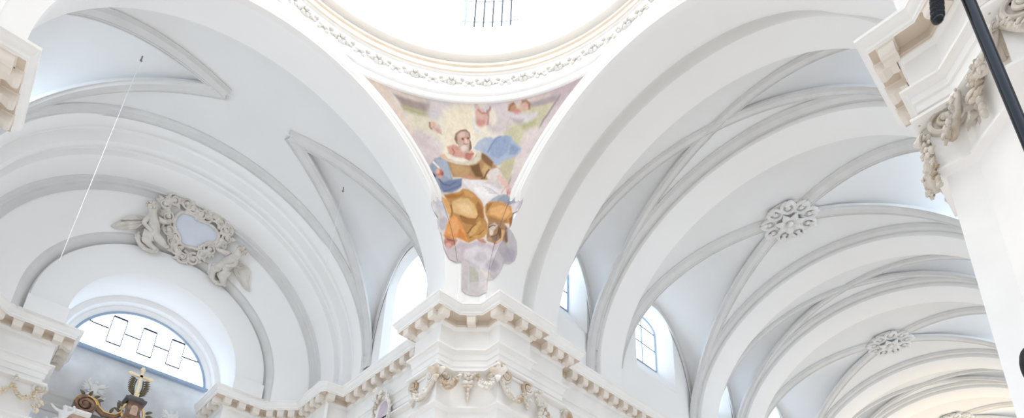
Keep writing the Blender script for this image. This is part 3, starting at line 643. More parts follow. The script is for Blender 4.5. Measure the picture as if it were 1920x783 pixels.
# ================================================================== PAINTING ON THE FAR PENDENTIVE
OUTLINE = [(-11, 11), (-8, 6), (-2.6, 6.2), (-1.74, 5.69), (-2.1, 5.22), (-2.18, 4.79), (-2.04, 4.46), (-1.8, 4.27), (-1.78, 3.65), (-1.58, 3.32), (-1.51, 2.95), (-1.41, 2.6), (-1.2, 2.23), (-1.01, 2.26), (-0.61, 2.36), (-0.53, 0.76), (0.7, 0.57), (0.67, 1.26), (1.0, 1.51), (1.24, 1.93), (1.44, 2.37), (1.49, 2.52), (1.76, 2.62), (2.02, 2.88), (2.15, 3.21), (2.12, 3.5), (1.94, 3.62), (1.76, 3.67), (1.87, 3.84), (1.9, 4.45), (2.19, 4.32), (2.4, 4.73), (2.42, 5.13), (2.24, 5.74), (1.88, 6.24), (2.6, 6.6), (8, 6), (11, 11)]
SHAPES = [
((226, 205, 200), 0.192, [(-5.93, 9.75), (-4.93, 9.64), (-3.49, 9.56), (-1.96, 9.6), (0.3, 9.53), (2.83, 9.46), (4.38, 9.53), (6.19, 9.75), (5.65, 9.75), (0.31, 9.82), (-5.07, 9.75)]),
((240, 222, 204), 0.144, [(-5.84, 9.75), (-4.46, 9.62), (-2.78, 8.11), (-3.55, 7.96), (-5.2, 9.23)]),
((222, 208, 206), 0.144, [(6.25, 9.75), (5.0, 9.42), (3.38, 8.41), (2.04, 6.19), (1.28, 6.14), (2.59, 8.14), (4.0, 9.47), (5.22, 9.75)]),
((208, 190, 192), 0.168, [(3.86, 9.66), (6.1, 9.75), (5.94, 9.68), (4.88, 9.38), (4.01, 9.03), (3.62, 9.3)]),
((232, 226, 200), 0.12, [(-3.8, 9.35), (-2.49, 9.27), (-1.58, 9.28), (-1.59, 7.36), (-2.1, 6.56), (-2.51, 7.24), (-3.16, 8.47)]),
((176, 160, 152), 0.072, [(-4.07, 9.46), (-3.5, 9.42), (-2.35, 9.48), (-2.34, 9.14), (-3.01, 9.14), (-3.62, 9.11)]),
((186, 184, 140), 0.096, [(-3.72, 9.16), (-3.01, 9.16), (-2.29, 9.17), (-2.34, 9.01), (-3.27, 8.98), (-3.57, 9.01)]),
((214, 210, 170), 0.096, [(4.08, 9.4), (3.23, 9.35), (1.77, 9.44), (0.99, 7.41), (1.61, 6.11), (2.21, 7.28), (3.12, 8.46)]),
((184, 172, 172), 0.072, [(4.18, 9.4), (3.15, 9.44), (2.62, 9.43), (2.68, 9.28), (3.36, 9.22), (4.03, 9.2)]),
((192, 190, 140), 0.12, [(2.18, 8.73), (2.84, 8.88), (3.11, 8.96), (2.85, 8.52), (2.45, 8.42)]),
((168, 156, 158), 0.048, [(4.1, 9.37), (3.34, 8.73), (2.57, 7.82), (1.79, 6.61), (1.53, 6.08), (1.58, 6.06), (1.84, 6.58), (2.63, 7.78), (3.41, 8.69), (4.16, 9.33)]),
((246, 238, 216), 0.288, [(-2.17, 9.49), (0.57, 9.73), (0.97, 8.32), (0.17, 7.44), (-1.19, 7.63), (-1.72, 7.35), (-1.99, 8.45)]),
((250, 238, 206), 0.288, [(-1.49, 9.38), (-0.11, 9.53), (0.02, 8.57), (-0.65, 8.52), (-1.32, 7.62), (-1.59, 8.28)]),
((228, 220, 220), 0.216, [(-1.2, 9.54), (-1.34, 9.45), (-1.63, 9.39), (-1.99, 9.39), (-2.33, 9.44), (-2.56, 9.53), (-2.6, 9.64), (-2.46, 9.74), (-2.18, 9.77), (-1.82, 9.77), (-1.47, 9.75), (-1.25, 9.65)]),
((224, 216, 218), 0.192, [(-1.74, 9.23), (-1.79, 9.09), (-1.93, 8.98), (-2.11, 8.92), (-2.29, 8.93), (-2.43, 9.01), (-2.47, 9.14), (-2.42, 9.28), (-2.28, 9.39), (-2.09, 9.44), (-1.91, 9.43), (-1.78, 9.35)]),
((226, 220, 222), 0.168, [(1.37, 9.47), (1.26, 9.34), (0.97, 9.25), (0.56, 9.23), (0.16, 9.28), (-0.13, 9.39), (-0.24, 9.53), (-0.13, 9.67), (0.17, 9.77), (0.57, 9.79), (0.97, 9.74), (1.26, 9.62)]),
((228, 218, 216), 0.168, [(2.03, 8.96), (1.82, 8.77), (1.49, 8.69), (1.13, 8.75), (0.83, 8.92), (0.68, 9.16), (0.71, 9.41), (0.92, 9.59), (1.25, 9.67), (1.61, 9.62), (1.9, 9.45), (2.05, 9.21)]),
((222, 210, 208), 0.168, [(1.64, 8.77), (1.57, 8.63), (1.37, 8.55), (1.1, 8.53), (0.83, 8.59), (0.63, 8.7), (0.56, 8.85), (0.63, 8.98), (0.83, 9.07), (1.1, 9.09), (1.37, 9.03), (1.57, 8.92)]),
((232, 222, 216), 0.168, [(-1.72, 7.68), (-1.93, 7.42), (-2.3, 7.27), (-2.73, 7.26), (-3.03, 7.14), (-3.23, 7.35), (-3.3, 7.92), (-3.08, 8.18), (-2.72, 8.34), (-2.3, 8.36), (-1.93, 8.22), (-1.72, 7.97)]),
((222, 208, 206), 0.216, [(-2.27, 7.93), (-2.41, 7.82), (-2.63, 7.78), (-2.88, 7.82), (-3.08, 7.92), (-3.19, 8.07), (-3.17, 8.21), (-3.03, 8.32), (-2.81, 8.37), (-2.57, 8.33), (-2.36, 8.23), (-2.25, 8.08)]),
((226, 212, 210), 0.192, [(-1.67, 7.35), (-1.73, 7.03), (-1.92, 6.77), (-2.19, 6.65), (-2.45, 6.69), (-2.61, 6.76), (-2.72, 7.2), (-2.65, 7.52), (-2.46, 7.77), (-2.2, 7.89), (-1.94, 7.85), (-1.74, 7.65)]),
((232, 220, 214), 0.168, [(3.37, 7.29), (3.15, 7.54), (2.85, 7.52), (2.55, 7.63), (2.33, 7.86), (2.26, 8.13), (2.35, 8.37), (2.57, 8.52), (2.87, 8.54), (3.17, 8.43), (3.38, 8.21), (3.46, 7.94)]),
((228, 214, 210), 0.168, [(2.95, 6.83), (2.72, 6.75), (2.41, 6.9), (2.13, 6.99), (1.94, 7.21), (1.89, 7.5), (2.0, 7.78), (2.23, 7.97), (2.53, 8.03), (2.81, 7.93), (3.0, 7.72), (3.05, 7.43)]),
((232, 220, 212), 0.168, [(2.67, 6.35), (2.46, 6.19), (2.19, 6.32), (1.93, 6.37), (1.74, 6.56), (1.69, 6.85), (1.77, 7.16), (1.97, 7.39), (2.24, 7.49), (2.5, 7.44), (2.68, 7.24), (2.75, 6.72)]),
((220, 208, 210), 0.144, [(2.62, 5.79), (2.57, 5.56), (2.44, 5.5), (2.25, 5.63), (2.05, 5.97), (1.9, 6.13), (1.85, 6.34), (1.89, 6.54), (2.03, 6.66), (2.22, 6.69), (2.41, 6.61), (2.56, 6.14)]),
((224, 206, 196), 0.072, [(-2.35, 8.75), (-2.03, 8.87), (-1.83, 8.72), (-1.78, 8.43), (-1.94, 8.46), (-2.2, 8.51)]),
((232, 196, 170), 0.048, [(-2.02, 8.73), (-2.05, 8.67), (-2.11, 8.61), (-2.2, 8.58), (-2.28, 8.59), (-2.34, 8.63), (-2.37, 8.69), (-2.34, 8.76), (-2.28, 8.81), (-2.19, 8.84), (-2.11, 8.84), (-2.05, 8.8)]),
((176, 132, 112), 0.036, [(-2.39, 8.79), (-2.39, 8.6), (-2.27, 8.52), (-2.23, 8.56), (-2.32, 8.62), (-2.31, 8.8)]),
((226, 176, 160), 0.048, [(-2.17, 8.61), (-1.88, 8.61), (-1.75, 8.41), (-1.96, 8.47)]),
((226, 196, 182), 0.048, [(0.19, 9.57), (0.17, 9.5), (0.11, 9.46), (0.03, 9.44), (-0.05, 9.46), (-0.11, 9.51), (-0.13, 9.57), (-0.11, 9.63), (-0.05, 9.67), (0.03, 9.69), (0.11, 9.67), (0.17, 9.63)]),
((176, 140, 118), 0.036, [(-0.06, 9.62), (-0.01, 9.68), (0.13, 9.66), (0.14, 9.71), (-0.04, 9.73), (-0.15, 9.66)]),
((232, 190, 174), 0.06, [(-0.03, 9.48), (0.29, 9.44), (0.53, 9.25), (0.59, 8.86), (0.29, 8.77), (-0.06, 8.84), (-0.11, 9.13)]),
((206, 150, 134), 0.036, [(0.01, 9.4), (0.22, 9.27), (0.5, 9.26), (0.68, 9.41), (0.71, 9.49), (0.63, 9.51), (0.61, 9.45), (0.46, 9.32), (0.26, 9.33), (0.09, 9.45)]),
((204, 152, 138), 0.048, [(0.48, 9.41), (0.54, 9.12), (0.5, 8.85), (0.57, 8.86), (0.63, 9.12), (0.59, 9.42)]),
((244, 232, 214), 0.072, [(0.48, 9.61), (0.45, 9.54), (0.38, 9.49), (0.27, 9.48), (0.16, 9.5), (0.08, 9.55), (0.06, 9.62), (0.09, 9.69), (0.17, 9.74), (0.27, 9.75), (0.38, 9.73), (0.46, 9.68)]),
((222, 158, 146), 0.072, [(0.43, 8.95), (0.39, 8.89), (0.3, 8.85), (0.18, 8.83), (0.06, 8.85), (-0.03, 8.9), (-0.06, 8.96), (-0.03, 9.01), (0.06, 9.06), (0.18, 9.07), (0.31, 9.05), (0.39, 9.01)]),
((240, 236, 228), 0.096, [(-0.27, 9.13), (-0.11, 9.26), (-0.03, 8.78), (0.29, 8.61), (0.1, 8.53), (-0.17, 8.69)]),
((246, 236, 216), 0.096, [(1.02, 9.1), (0.99, 8.94), (0.93, 8.83), (0.83, 8.79), (0.74, 8.84), (0.67, 8.96), (0.64, 9.12), (0.67, 9.26), (0.74, 9.37), (0.83, 9.4), (0.93, 9.36), (0.99, 9.25)]),
((232, 190, 172), 0.048, [(2.66, 9.31), (2.63, 9.23), (2.54, 9.19), (2.41, 9.18), (2.29, 9.22), (2.19, 9.3), (2.16, 9.39), (2.19, 9.47), (2.28, 9.52), (2.41, 9.52), (2.53, 9.48), (2.63, 9.4)]),
((182, 138, 104), 0.048, [(2.27, 9.46), (2.44, 9.48), (2.56, 9.39), (2.57, 9.22), (2.68, 9.2), (2.68, 9.4), (2.48, 9.56), (2.23, 9.57)]),
((206, 158, 122), 0.06, [(2.01, 9.35), (1.98, 9.28), (1.91, 9.23), (1.8, 9.22), (1.69, 9.25), (1.61, 9.32), (1.58, 9.4), (1.61, 9.48), (1.69, 9.53), (1.8, 9.54), (1.9, 9.5), (1.98, 9.44)]),
((164, 126, 92), 0.048, [(1.83, 9.56), (1.67, 9.47), (1.59, 9.3), (1.68, 9.27), (1.76, 9.42), (1.92, 9.49)]),
((226, 152, 140), 0.06, [(2.23, 9.18), (2.2, 9.13), (2.13, 9.1), (2.04, 9.09), (1.95, 9.12), (1.88, 9.17), (1.85, 9.23), (1.88, 9.28), (1.94, 9.31), (2.04, 9.32), (2.13, 9.29), (2.2, 9.24)]),
((228, 222, 226), 0.12, [(1.64, 9.18), (2.17, 9.13), (3.0, 9.04), (3.05, 8.87), (2.45, 8.75), (1.91, 8.82)]),
((196, 184, 184), 0.096, [(1.72, 9.04), (2.36, 8.88), (2.26, 8.69), (1.91, 8.82)]),
((176, 192, 214), 0.06, [(-0.16, 7.93), (0.08, 8.2), (0.37, 8.37), (0.7, 8.38), (0.86, 8.29), (1.08, 8.4), (1.46, 8.39), (1.73, 8.3), (1.95, 8.01), (2.28, 7.76), (2.23, 7.61), (1.96, 7.39), (1.48, 7.25), (0.99, 7.12), (0.66, 7.42), (0.3, 7.72)]),
((158, 176, 206), 0.072, [(0.86, 8.29), (1.13, 8.38), (1.51, 8.37), (1.73, 8.21), (1.58, 7.71), (1.12, 7.45), (0.66, 7.62), (0.7, 8.01)]),
((138, 158, 194), 0.036, [(0.58, 7.72), (0.79, 8.05), (0.99, 8.28), (1.25, 8.35), (1.23, 8.39), (0.95, 8.32), (0.73, 8.09), (0.51, 7.76)]),
((188, 200, 216), 0.072, [(-0.11, 7.96), (0.29, 8.27), (0.65, 8.3), (0.6, 8.01), (0.16, 7.82)]),
((150, 170, 200), 0.072, [(1.73, 8.04), (2.2, 7.75), (1.93, 7.51), (1.66, 7.59)]),
((206, 200, 160), 0.072, [(1.39, 7.33), (1.96, 7.41), (1.86, 6.89), (1.6, 6.37), (1.13, 6.91)]),
((158, 172, 190), 0.06, [(-2.35, 6.97), (-2.12, 7.34), (-1.77, 7.48), (-1.4, 7.38), (-1.28, 6.77), (-1.17, 6.45), (-0.68, 6.53), (-0.67, 6.18), (-1.21, 5.84), (-1.74, 5.79), (-1.96, 6.2), (-2.18, 6.55)]),
((176, 190, 206), 0.06, [(-2.04, 7.31), (-1.56, 7.36), (-1.39, 6.89), (-1.27, 6.45), (-1.6, 6.62), (-1.92, 6.88)]),
((124, 140, 172), 0.06, [(-1.81, 6.29), (-1.27, 6.4), (-0.74, 6.51), (-0.67, 6.2), (-1.21, 5.89), (-1.64, 5.83), (-1.83, 5.99)]),
((96, 112, 144), 0.036, [(-1.94, 6.43), (-1.66, 6.18), (-1.32, 6.14), (-0.99, 6.32), (-1.01, 6.36), (-1.33, 6.19), (-1.63, 6.24), (-1.89, 6.48)]),
((104, 118, 150), 0.036, [(-1.63, 5.83), (-1.15, 6.03), (-0.72, 6.21), (-0.74, 6.24), (-1.17, 6.07), (-1.65, 5.88)]),
((188, 148, 98), 0.06, [(-1.45, 7.28), (-1.02, 7.19), (-0.37, 7.19), (0.03, 7.68), (0.3, 7.72), (0.66, 7.42), (0.99, 7.12), (1.21, 6.95), (1.11, 6.71), (0.87, 6.47), (0.32, 6.49), (-0.36, 6.54), (-0.85, 6.58), (-1.17, 6.56), (-1.34, 6.89)]),
((206, 166, 112), 0.072, [(-1.31, 7.19), (-0.59, 7.14), (-0.31, 7.0), (-0.41, 6.69), (-1.03, 6.61), (-1.25, 6.85)]),
((146, 108, 72), 0.06, [(0.25, 7.72), (0.55, 7.57), (0.85, 7.29), (0.75, 7.06), (0.39, 7.29), (0.17, 7.53)]),
((132, 98, 64), 0.06, [(-0.31, 7.14), (0.12, 7.24), (0.23, 6.9), (0.35, 6.6), (-0.01, 6.65), (-0.2, 6.9)]),
((214, 176, 116), 0.06, [(0.39, 7.24), (0.72, 7.08), (0.67, 6.69), (0.46, 6.59), (0.29, 6.9)]),
((118, 86, 54), 0.036, [(0.64, 7.0), (0.48, 6.81), (0.38, 6.59), (0.24, 6.57), (0.24, 6.52), (0.42, 6.55), (0.53, 6.78), (0.69, 6.96)]),
((222, 158, 128), 0.072, [(-0.85, 6.68), (-0.22, 6.67), (0.05, 6.5), (-0.63, 6.55)]),
((224, 216, 190), 0.06, [(-1.72, 7.44), (-1.45, 7.42), (-1.29, 7.48), (-0.86, 7.42), (-0.37, 7.36), (-0.02, 7.56), (0.03, 7.72), (-0.14, 7.84), (0.25, 7.75), (0.22, 7.44), (-0.04, 7.22), (-0.59, 7.21), (-1.13, 7.25), (-1.5, 7.29)]),
((248, 240, 224), 0.048, [(-1.56, 7.6), (-1.29, 7.51), (-0.86, 7.49), (-0.54, 7.43), (-0.64, 7.31), (-1.13, 7.33), (-1.45, 7.37), (-1.67, 7.52)]),
((232, 200, 164), 0.048, [(-1.88, 7.52), (-1.61, 7.59), (-1.45, 7.42), (-1.24, 7.39), (-1.4, 7.28), (-1.72, 7.35)]),
((226, 170, 150), 0.06, [(-1.51, 7.93), (-1.19, 8.05), (-0.92, 7.98), (-0.59, 7.71), (-0.27, 7.82), (-0.11, 7.68), (-0.26, 7.39), (-0.7, 7.5), (-1.13, 7.54), (-1.4, 7.66)]),
((190, 122, 104), 0.036, [(-1.27, 7.87), (-1.16, 7.75), (-1.21, 7.61), (-1.16, 7.6), (-1.11, 7.76), (-1.21, 7.9)]),
((186, 112, 98), 0.036, [(-0.61, 7.7), (-0.38, 7.62), (-0.16, 7.65), (-0.16, 7.7), (-0.37, 7.68), (-0.58, 7.77)]),
((208, 132, 116), 0.048, [(-0.59, 7.67), (-0.21, 7.63), (-0.37, 7.39), (-0.59, 7.48)]),
((216, 178, 156), 0.048, [(-0.36, 8.3), (-0.44, 8.16), (-0.6, 8.12), (-0.77, 8.03), (-0.94, 8.09), (-1.04, 8.22), (-1.05, 8.37), (-0.97, 8.52), (-0.82, 8.61), (-0.64, 8.64), (-0.48, 8.58), (-0.38, 8.46)]),
((150, 116, 100), 0.048, [(-1.14, 8.27), (-1.08, 8.49), (-0.87, 8.61), (-1.03, 8.41), (-0.98, 8.11), (-0.87, 8.05), (-1.03, 8.1)]),
((164, 132, 112), 0.036, [(-0.97, 8.47), (-0.82, 8.58), (-0.58, 8.61), (-0.42, 8.53), (-0.39, 8.35), (-0.32, 8.36), (-0.35, 8.56), (-0.56, 8.68), (-0.86, 8.65), (-1.04, 8.53)]),
((234, 200, 180), 0.048, [(-0.57, 8.48), (-0.6, 8.41), (-0.67, 8.36), (-0.76, 8.34), (-0.86, 8.35), (-0.92, 8.4), (-0.95, 8.46), (-0.92, 8.52), (-0.85, 8.57), (-0.76, 8.59), (-0.67, 8.58), (-0.6, 8.54)]),
((200, 152, 132), 0.036, [(-0.76, 8.36), (-0.6, 8.41), (-0.44, 8.39), (-0.44, 8.26), (-0.65, 8.23)]),
((120, 84, 72), 0.024, [(-0.65, 8.31), (-0.66, 8.29), (-0.68, 8.28), (-0.71, 8.27), (-0.74, 8.28), (-0.76, 8.29), (-0.77, 8.31), (-0.76, 8.32), (-0.74, 8.34), (-0.71, 8.34), (-0.68, 8.34), (-0.66, 8.33)]),
((124, 88, 76), 0.024, [(-0.38, 8.34), (-0.39, 8.32), (-0.41, 8.31), (-0.44, 8.31), (-0.46, 8.31), (-0.48, 8.32), (-0.49, 8.34), (-0.48, 8.35), (-0.46, 8.37), (-0.44, 8.37), (-0.41, 8.37), (-0.39, 8.36)]),
((238, 204, 184), 0.029, [(-0.47, 8.24), (-0.48, 8.2), (-0.51, 8.16), (-0.54, 8.15), (-0.58, 8.16), (-0.61, 8.19), (-0.62, 8.24), (-0.61, 8.28), (-0.59, 8.39), (-0.55, 8.33), (-0.51, 8.32), (-0.48, 8.28)]),
((214, 188, 170), 0.048, [(-0.92, 8.09), (-0.76, 8.16), (-0.49, 8.13), (-0.33, 8.18), (-0.27, 7.95), (-0.38, 7.77), (-0.59, 7.69), (-0.81, 7.8), (-0.92, 7.95)]),
((150, 114, 92), 0.043, [(-0.38, 8.31), (-0.3, 8.18), (-0.27, 7.91), (-0.41, 7.77), (-0.38, 8.04)]),
((240, 222, 206), 0.048, [(-0.49, 7.93), (-0.51, 7.86), (-0.57, 7.8), (-0.65, 7.78), (-0.73, 7.8), (-0.79, 7.84), (-0.81, 7.91), (-0.79, 7.98), (-0.73, 8.03), (-0.65, 8.06), (-0.57, 8.04), (-0.51, 7.99)]),
((180, 116, 104), 0.024, [(-0.68, 8.09), (-0.54, 8.08), (-0.43, 8.11), (-0.44, 8.13), (-0.54, 8.11), (-0.67, 8.13)]),
((242, 236, 224), 0.029, [(-2.23, 7.15), (-2.07, 7.03), (-1.87, 6.86), (-1.82, 6.92), (-2.0, 7.1), (-2.16, 7.23)]),
((206, 136, 116), 0.048, [(-1.67, 6.76), (-1.69, 6.67), (-1.77, 6.6), (-1.86, 6.56), (-1.96, 6.57), (-2.04, 6.63), (-2.07, 6.71), (-2.04, 6.8), (-1.97, 6.88), (-1.87, 6.91), (-1.77, 6.9), (-1.7, 6.84)]),
((236, 186, 164), 0.038, [(-1.87, 6.79), (-1.88, 6.72), (-1.92, 6.67), (-1.97, 6.65), (-2.03, 6.66), (-2.07, 6.7), (-2.08, 6.76), (-2.07, 6.82), (-2.03, 6.87), (-1.98, 6.9), (-1.92, 6.89), (-1.88, 6.85)]),
((176, 104, 92), 0.034, [(-1.65, 6.71), (-1.66, 6.66), (-1.69, 6.62), (-1.73, 6.6), (-1.77, 6.61), (-1.8, 6.65), (-1.81, 6.69), (-1.8, 6.75), (-1.78, 6.79), (-1.74, 6.8), (-1.7, 6.79), (-1.67, 6.76)]),
((226, 170, 148), 0.034, [(-1.7, 6.53), (-1.72, 6.49), (-1.77, 6.46), (-1.84, 6.44), (-1.9, 6.44), (-1.95, 6.46), (-1.97, 6.5), (-1.95, 6.54), (-1.9, 6.57), (-1.84, 6.59), (-1.77, 6.59), (-1.72, 6.57)]),
((96, 72, 84), 0.036, [(-2.19, 6.67), (-2.05, 6.56), (-2.08, 6.46), (-2.18, 6.55)]),
((240, 236, 234), 0.048, [(-0.71, 6.51), (-0.36, 6.47), (0.32, 6.47), (0.87, 6.27), (1.28, 6.09), (1.51, 5.77), (1.02, 5.66), (0.7, 5.47), (0.43, 5.18), (0.21, 5.28), (-0.07, 5.64), (-0.4, 5.88), (-0.73, 6.13)]),
((222, 214, 210), 0.072, [(-0.73, 6.38), (-0.46, 6.19), (-0.13, 5.94), (0.15, 5.64), (0.38, 5.33), (0.49, 5.12), (0.3, 5.18), (-0.06, 5.59), (-0.4, 5.83), (-0.67, 6.02)]),
((250, 247, 242), 0.06, [(-0.13, 6.14), (0.74, 6.13), (1.15, 5.9), (0.75, 5.67), (0.48, 5.43), (0.26, 5.63)]),
((208, 204, 208), 0.036, [(0.32, 6.17), (0.68, 6.06), (1.01, 5.9), (1.02, 5.92), (0.69, 6.09), (0.34, 6.21)]),
((208, 204, 208), 0.036, [(0.44, 6.07), (0.79, 5.98), (1.07, 5.84), (1.08, 5.87), (0.8, 6.01), (0.44, 6.1)]),
((208, 204, 208), 0.036, [(0.55, 5.96), (0.9, 5.9), (1.12, 5.79), (1.13, 5.81), (0.91, 5.93), (0.55, 6.0)]),
((208, 204, 208), 0.036, [(0.65, 5.84), (1.01, 5.82), (1.18, 5.74), (1.19, 5.76), (1.02, 5.85), (0.66, 5.89)]),
((156, 166, 180), 0.048, [(0.81, 5.57), (1.16, 5.72), (1.56, 5.72), (1.9, 5.44), (2.13, 4.91), (1.8, 5.12), (1.3, 5.39), (0.89, 5.41), (0.54, 5.27)]),
((186, 190, 196), 0.06, [(0.43, 5.18), (0.62, 5.42), (1.02, 5.66), (1.43, 5.73), (1.03, 5.46), (0.7, 5.32)]),
((232, 222, 216), 0.06, [(0.51, 6.69), (0.72, 6.98), (1.05, 7.06), (1.21, 6.9), (1.11, 6.61), (0.95, 6.42), (0.57, 6.49)]),
((220, 210, 206), 0.06, [(0.95, 6.42), (1.14, 6.56), (1.34, 6.19), (1.45, 5.93), (1.01, 6.11), (0.33, 6.39)]),
((236, 196, 182), 0.043, [(1.0, 6.62), (1.19, 6.7), (1.44, 6.48), (1.63, 6.21), (1.77, 6.0), (1.83, 5.84), (1.73, 5.7), (1.56, 5.77), (1.5, 6.07), (1.22, 6.35)]),
((226, 168, 156), 0.038, [(1.85, 5.84), (1.83, 5.76), (1.77, 5.72), (1.7, 5.7), (1.62, 5.73), (1.57, 5.79), (1.55, 5.87), (1.56, 5.94), (1.62, 5.99), (1.69, 6.01), (1.77, 5.98), (1.82, 5.92)]),
((214, 140, 132), 0.024, [(1.55, 5.87), (1.57, 5.67), (1.61, 5.66), (1.62, 5.86)]),
((214, 140, 132), 0.024, [(1.69, 5.85), (1.73, 5.65), (1.78, 5.65), (1.76, 5.85)]),
((232, 184, 172), 0.024, [(1.47, 6.14), (1.35, 5.95), (1.27, 5.8), (1.31, 5.78), (1.39, 5.92), (1.53, 6.11)]),
((206, 130, 122), 0.024, [(1.77, 5.97), (1.81, 5.76), (1.85, 5.76), (1.83, 5.97)]),
((218, 212, 214), 0.072, [(1.69, 5.95), (1.99, 6.07), (2.24, 5.7), (2.42, 5.09), (2.43, 4.78), (2.25, 4.44), (2.04, 4.38), (1.81, 4.61), (1.8, 5.12), (2.08, 4.97)]),
((200, 192, 198), 0.072, [(2.16, 5.72), (2.37, 5.15), (2.38, 4.72), (2.15, 4.41), (2.04, 4.45), (2.24, 4.79), (2.26, 5.27)]),
((218, 218, 222), 0.072, [(-2.1, 5.22), (-1.93, 5.54), (-1.68, 5.45), (-1.46, 5.06), (-1.34, 4.76), (-1.58, 4.43), (-1.81, 4.33), (-2.0, 4.41), (-2.18, 4.77)]),
((206, 208, 216), 0.072, [(-2.03, 5.22), (-1.78, 5.35), (-1.62, 5.07), (-1.73, 4.62), (-1.93, 4.76)]),
((196, 196, 206), 0.072, [(-1.75, 4.18), (-1.53, 4.54), (-1.39, 4.49), (-1.4, 3.97), (-1.61, 3.56), (-1.75, 3.77)]),
((208, 152, 84), 0.048, [(-1.63, 5.71), (-1.21, 5.84), (-0.83, 5.92), (-0.67, 6.05), (-0.35, 6.04), (-0.01, 5.79), (0.26, 5.48), (0.41, 5.18), (0.45, 4.65), (0.62, 4.38), (0.63, 4.06), (0.47, 3.78), (0.15, 3.62), (-0.27, 3.39), (-0.61, 3.61), (-0.88, 3.82), (-1.16, 4.02), (-1.34, 4.65), (-1.27, 4.92), (-1.47, 5.47)]),
((238, 178, 108), 0.048, [(-1.76, 5.59), (-1.47, 5.52), (-1.28, 5.28), (-1.19, 4.98), (-1.23, 4.66), (-1.4, 4.81), (-1.54, 5.11), (-1.68, 5.45)]),
((240, 198, 132), 0.06, [(-1.2, 5.44), (-0.82, 5.61), (-0.39, 5.58), (-0.11, 5.33), (0.11, 4.87), (0.01, 4.66), (-0.37, 4.71), (-0.81, 4.8), (-1.13, 4.93), (-1.25, 5.18)]),
((248, 212, 152), 0.072, [(-0.98, 5.3), (-0.55, 5.42), (-0.22, 5.18), (-0.16, 4.87), (-0.65, 4.91)]),
((186, 126, 62), 0.048, [(-1.58, 5.66), (-1.21, 5.79), (-0.83, 5.77), (-0.61, 5.88), (-0.72, 5.7), (-1.09, 5.6), (-1.42, 5.57)]),
((222, 168, 96), 0.048, [(-0.62, 5.98), (-0.35, 5.99), (-0.07, 5.74), (-0.23, 5.63), (-0.56, 5.73)]),
((176, 120, 66), 0.048, [(0.1, 5.48), (0.35, 5.18), (0.42, 4.71), (0.29, 4.55), (0.11, 4.87), (-0.0, 5.28)]),
((150, 102, 58), 0.036, [(-1.31, 5.27), (-1.22, 4.98), (-1.26, 4.67), (-1.21, 4.66), (-1.16, 4.98), (-1.24, 5.29)]),
((158, 104, 58), 0.036, [(-0.82, 4.71), (-0.37, 4.56), (0.03, 4.58), (0.19, 4.8), (0.15, 4.83), (-0.0, 4.63), (-0.36, 4.64), (-0.79, 4.78)]),
((176, 122, 66), 0.06, [(-0.8, 4.69), (-0.31, 4.6), (0.07, 4.55), (-0.03, 4.28), (-0.41, 4.33), (-0.69, 4.48)]),
((200, 148, 80), 0.048, [(-0.47, 4.38), (-0.03, 4.28), (0.23, 4.71), (0.37, 4.6), (0.19, 4.23), (-0.18, 3.84), (-0.39, 3.61), (-0.56, 3.83)]),
((226, 178, 104), 0.048, [(-0.35, 3.89), (-0.14, 4.23), (0.23, 4.55), (0.29, 4.39), (0.03, 3.95), (-0.23, 3.73)]),
((146, 100, 52), 0.036, [(-0.38, 3.87), (-0.17, 4.15), (0.09, 4.37), (0.06, 4.41), (-0.21, 4.19), (-0.42, 3.91)]),
((150, 100, 54), 0.036, [(-0.28, 3.64), (0.16, 3.76), (0.48, 4.04), (0.45, 4.08), (0.13, 3.81), (-0.29, 3.7)]),
((216, 166, 92), 0.048, [(-0.18, 3.73), (0.25, 3.84), (0.57, 4.17), (0.63, 4.0), (0.47, 3.73), (0.15, 3.56)]),
((246, 166, 92), 0.048, [(-1.13, 4.75), (-0.96, 4.68), (-0.68, 4.32), (-0.51, 3.94), (-0.3, 3.36), (-0.6, 3.55), (-0.88, 3.65), (-1.14, 3.61), (-1.32, 3.46), (-1.51, 3.39), (-1.44, 3.86), (-1.36, 4.44)]),
((250, 182, 112), 0.06, [(-1.23, 4.56), (-1.01, 4.57), (-0.84, 4.26), (-0.88, 3.87), (-1.2, 3.76), (-1.38, 3.65)]),
((232, 146, 72), 0.048, [(-0.78, 4.1), (-0.5, 3.78), (-0.36, 3.44), (-0.66, 3.6), (-0.93, 3.7)]),
((220, 146, 78), 0.048, [(-1.51, 3.45), (-1.28, 3.54), (-0.93, 3.65), (-1.09, 3.52), (-1.46, 3.3)]),
((220, 160, 92), 0.048, [(0.46, 5.28), (0.66, 5.44), (1.03, 5.46), (1.52, 5.32), (1.8, 5.05), (1.9, 4.45), (1.92, 3.92), (1.81, 3.78), (1.67, 4.0), (1.44, 4.3), (1.05, 4.47), (0.67, 4.49), (0.5, 4.81)]),
((244, 186, 120), 0.06, [(0.71, 5.12), (1.17, 5.24), (1.63, 5.16), (1.79, 4.64), (1.6, 4.49), (1.04, 4.73), (0.71, 4.86)]),
((176, 126, 70), 0.053, [(0.54, 5.33), (0.86, 5.41), (0.71, 5.17), (0.55, 4.91)]),
((184, 134, 78), 0.053, [(0.55, 4.81), (1.04, 4.63), (1.6, 4.34), (1.67, 4.03), (1.19, 4.43), (0.67, 4.43)]),
((168, 110, 60), 0.043, [(1.72, 4.23), (1.91, 4.24), (1.89, 3.87), (1.79, 3.74)]),
((206, 142, 126), 0.048, [(-1.47, 3.22), (-1.18, 3.5), (-0.87, 3.54), (-1.02, 3.24), (-1.17, 2.83), (-1.38, 2.77), (-1.46, 2.96)]),
((236, 176, 160), 0.038, [(-1.13, 3.1), (-1.14, 3.0), (-1.18, 2.91), (-1.24, 2.83), (-1.29, 2.8), (-1.34, 2.82), (-1.36, 2.89), (-1.35, 2.98), (-1.31, 3.08), (-1.26, 3.15), (-1.2, 3.18), (-1.15, 3.16)]),
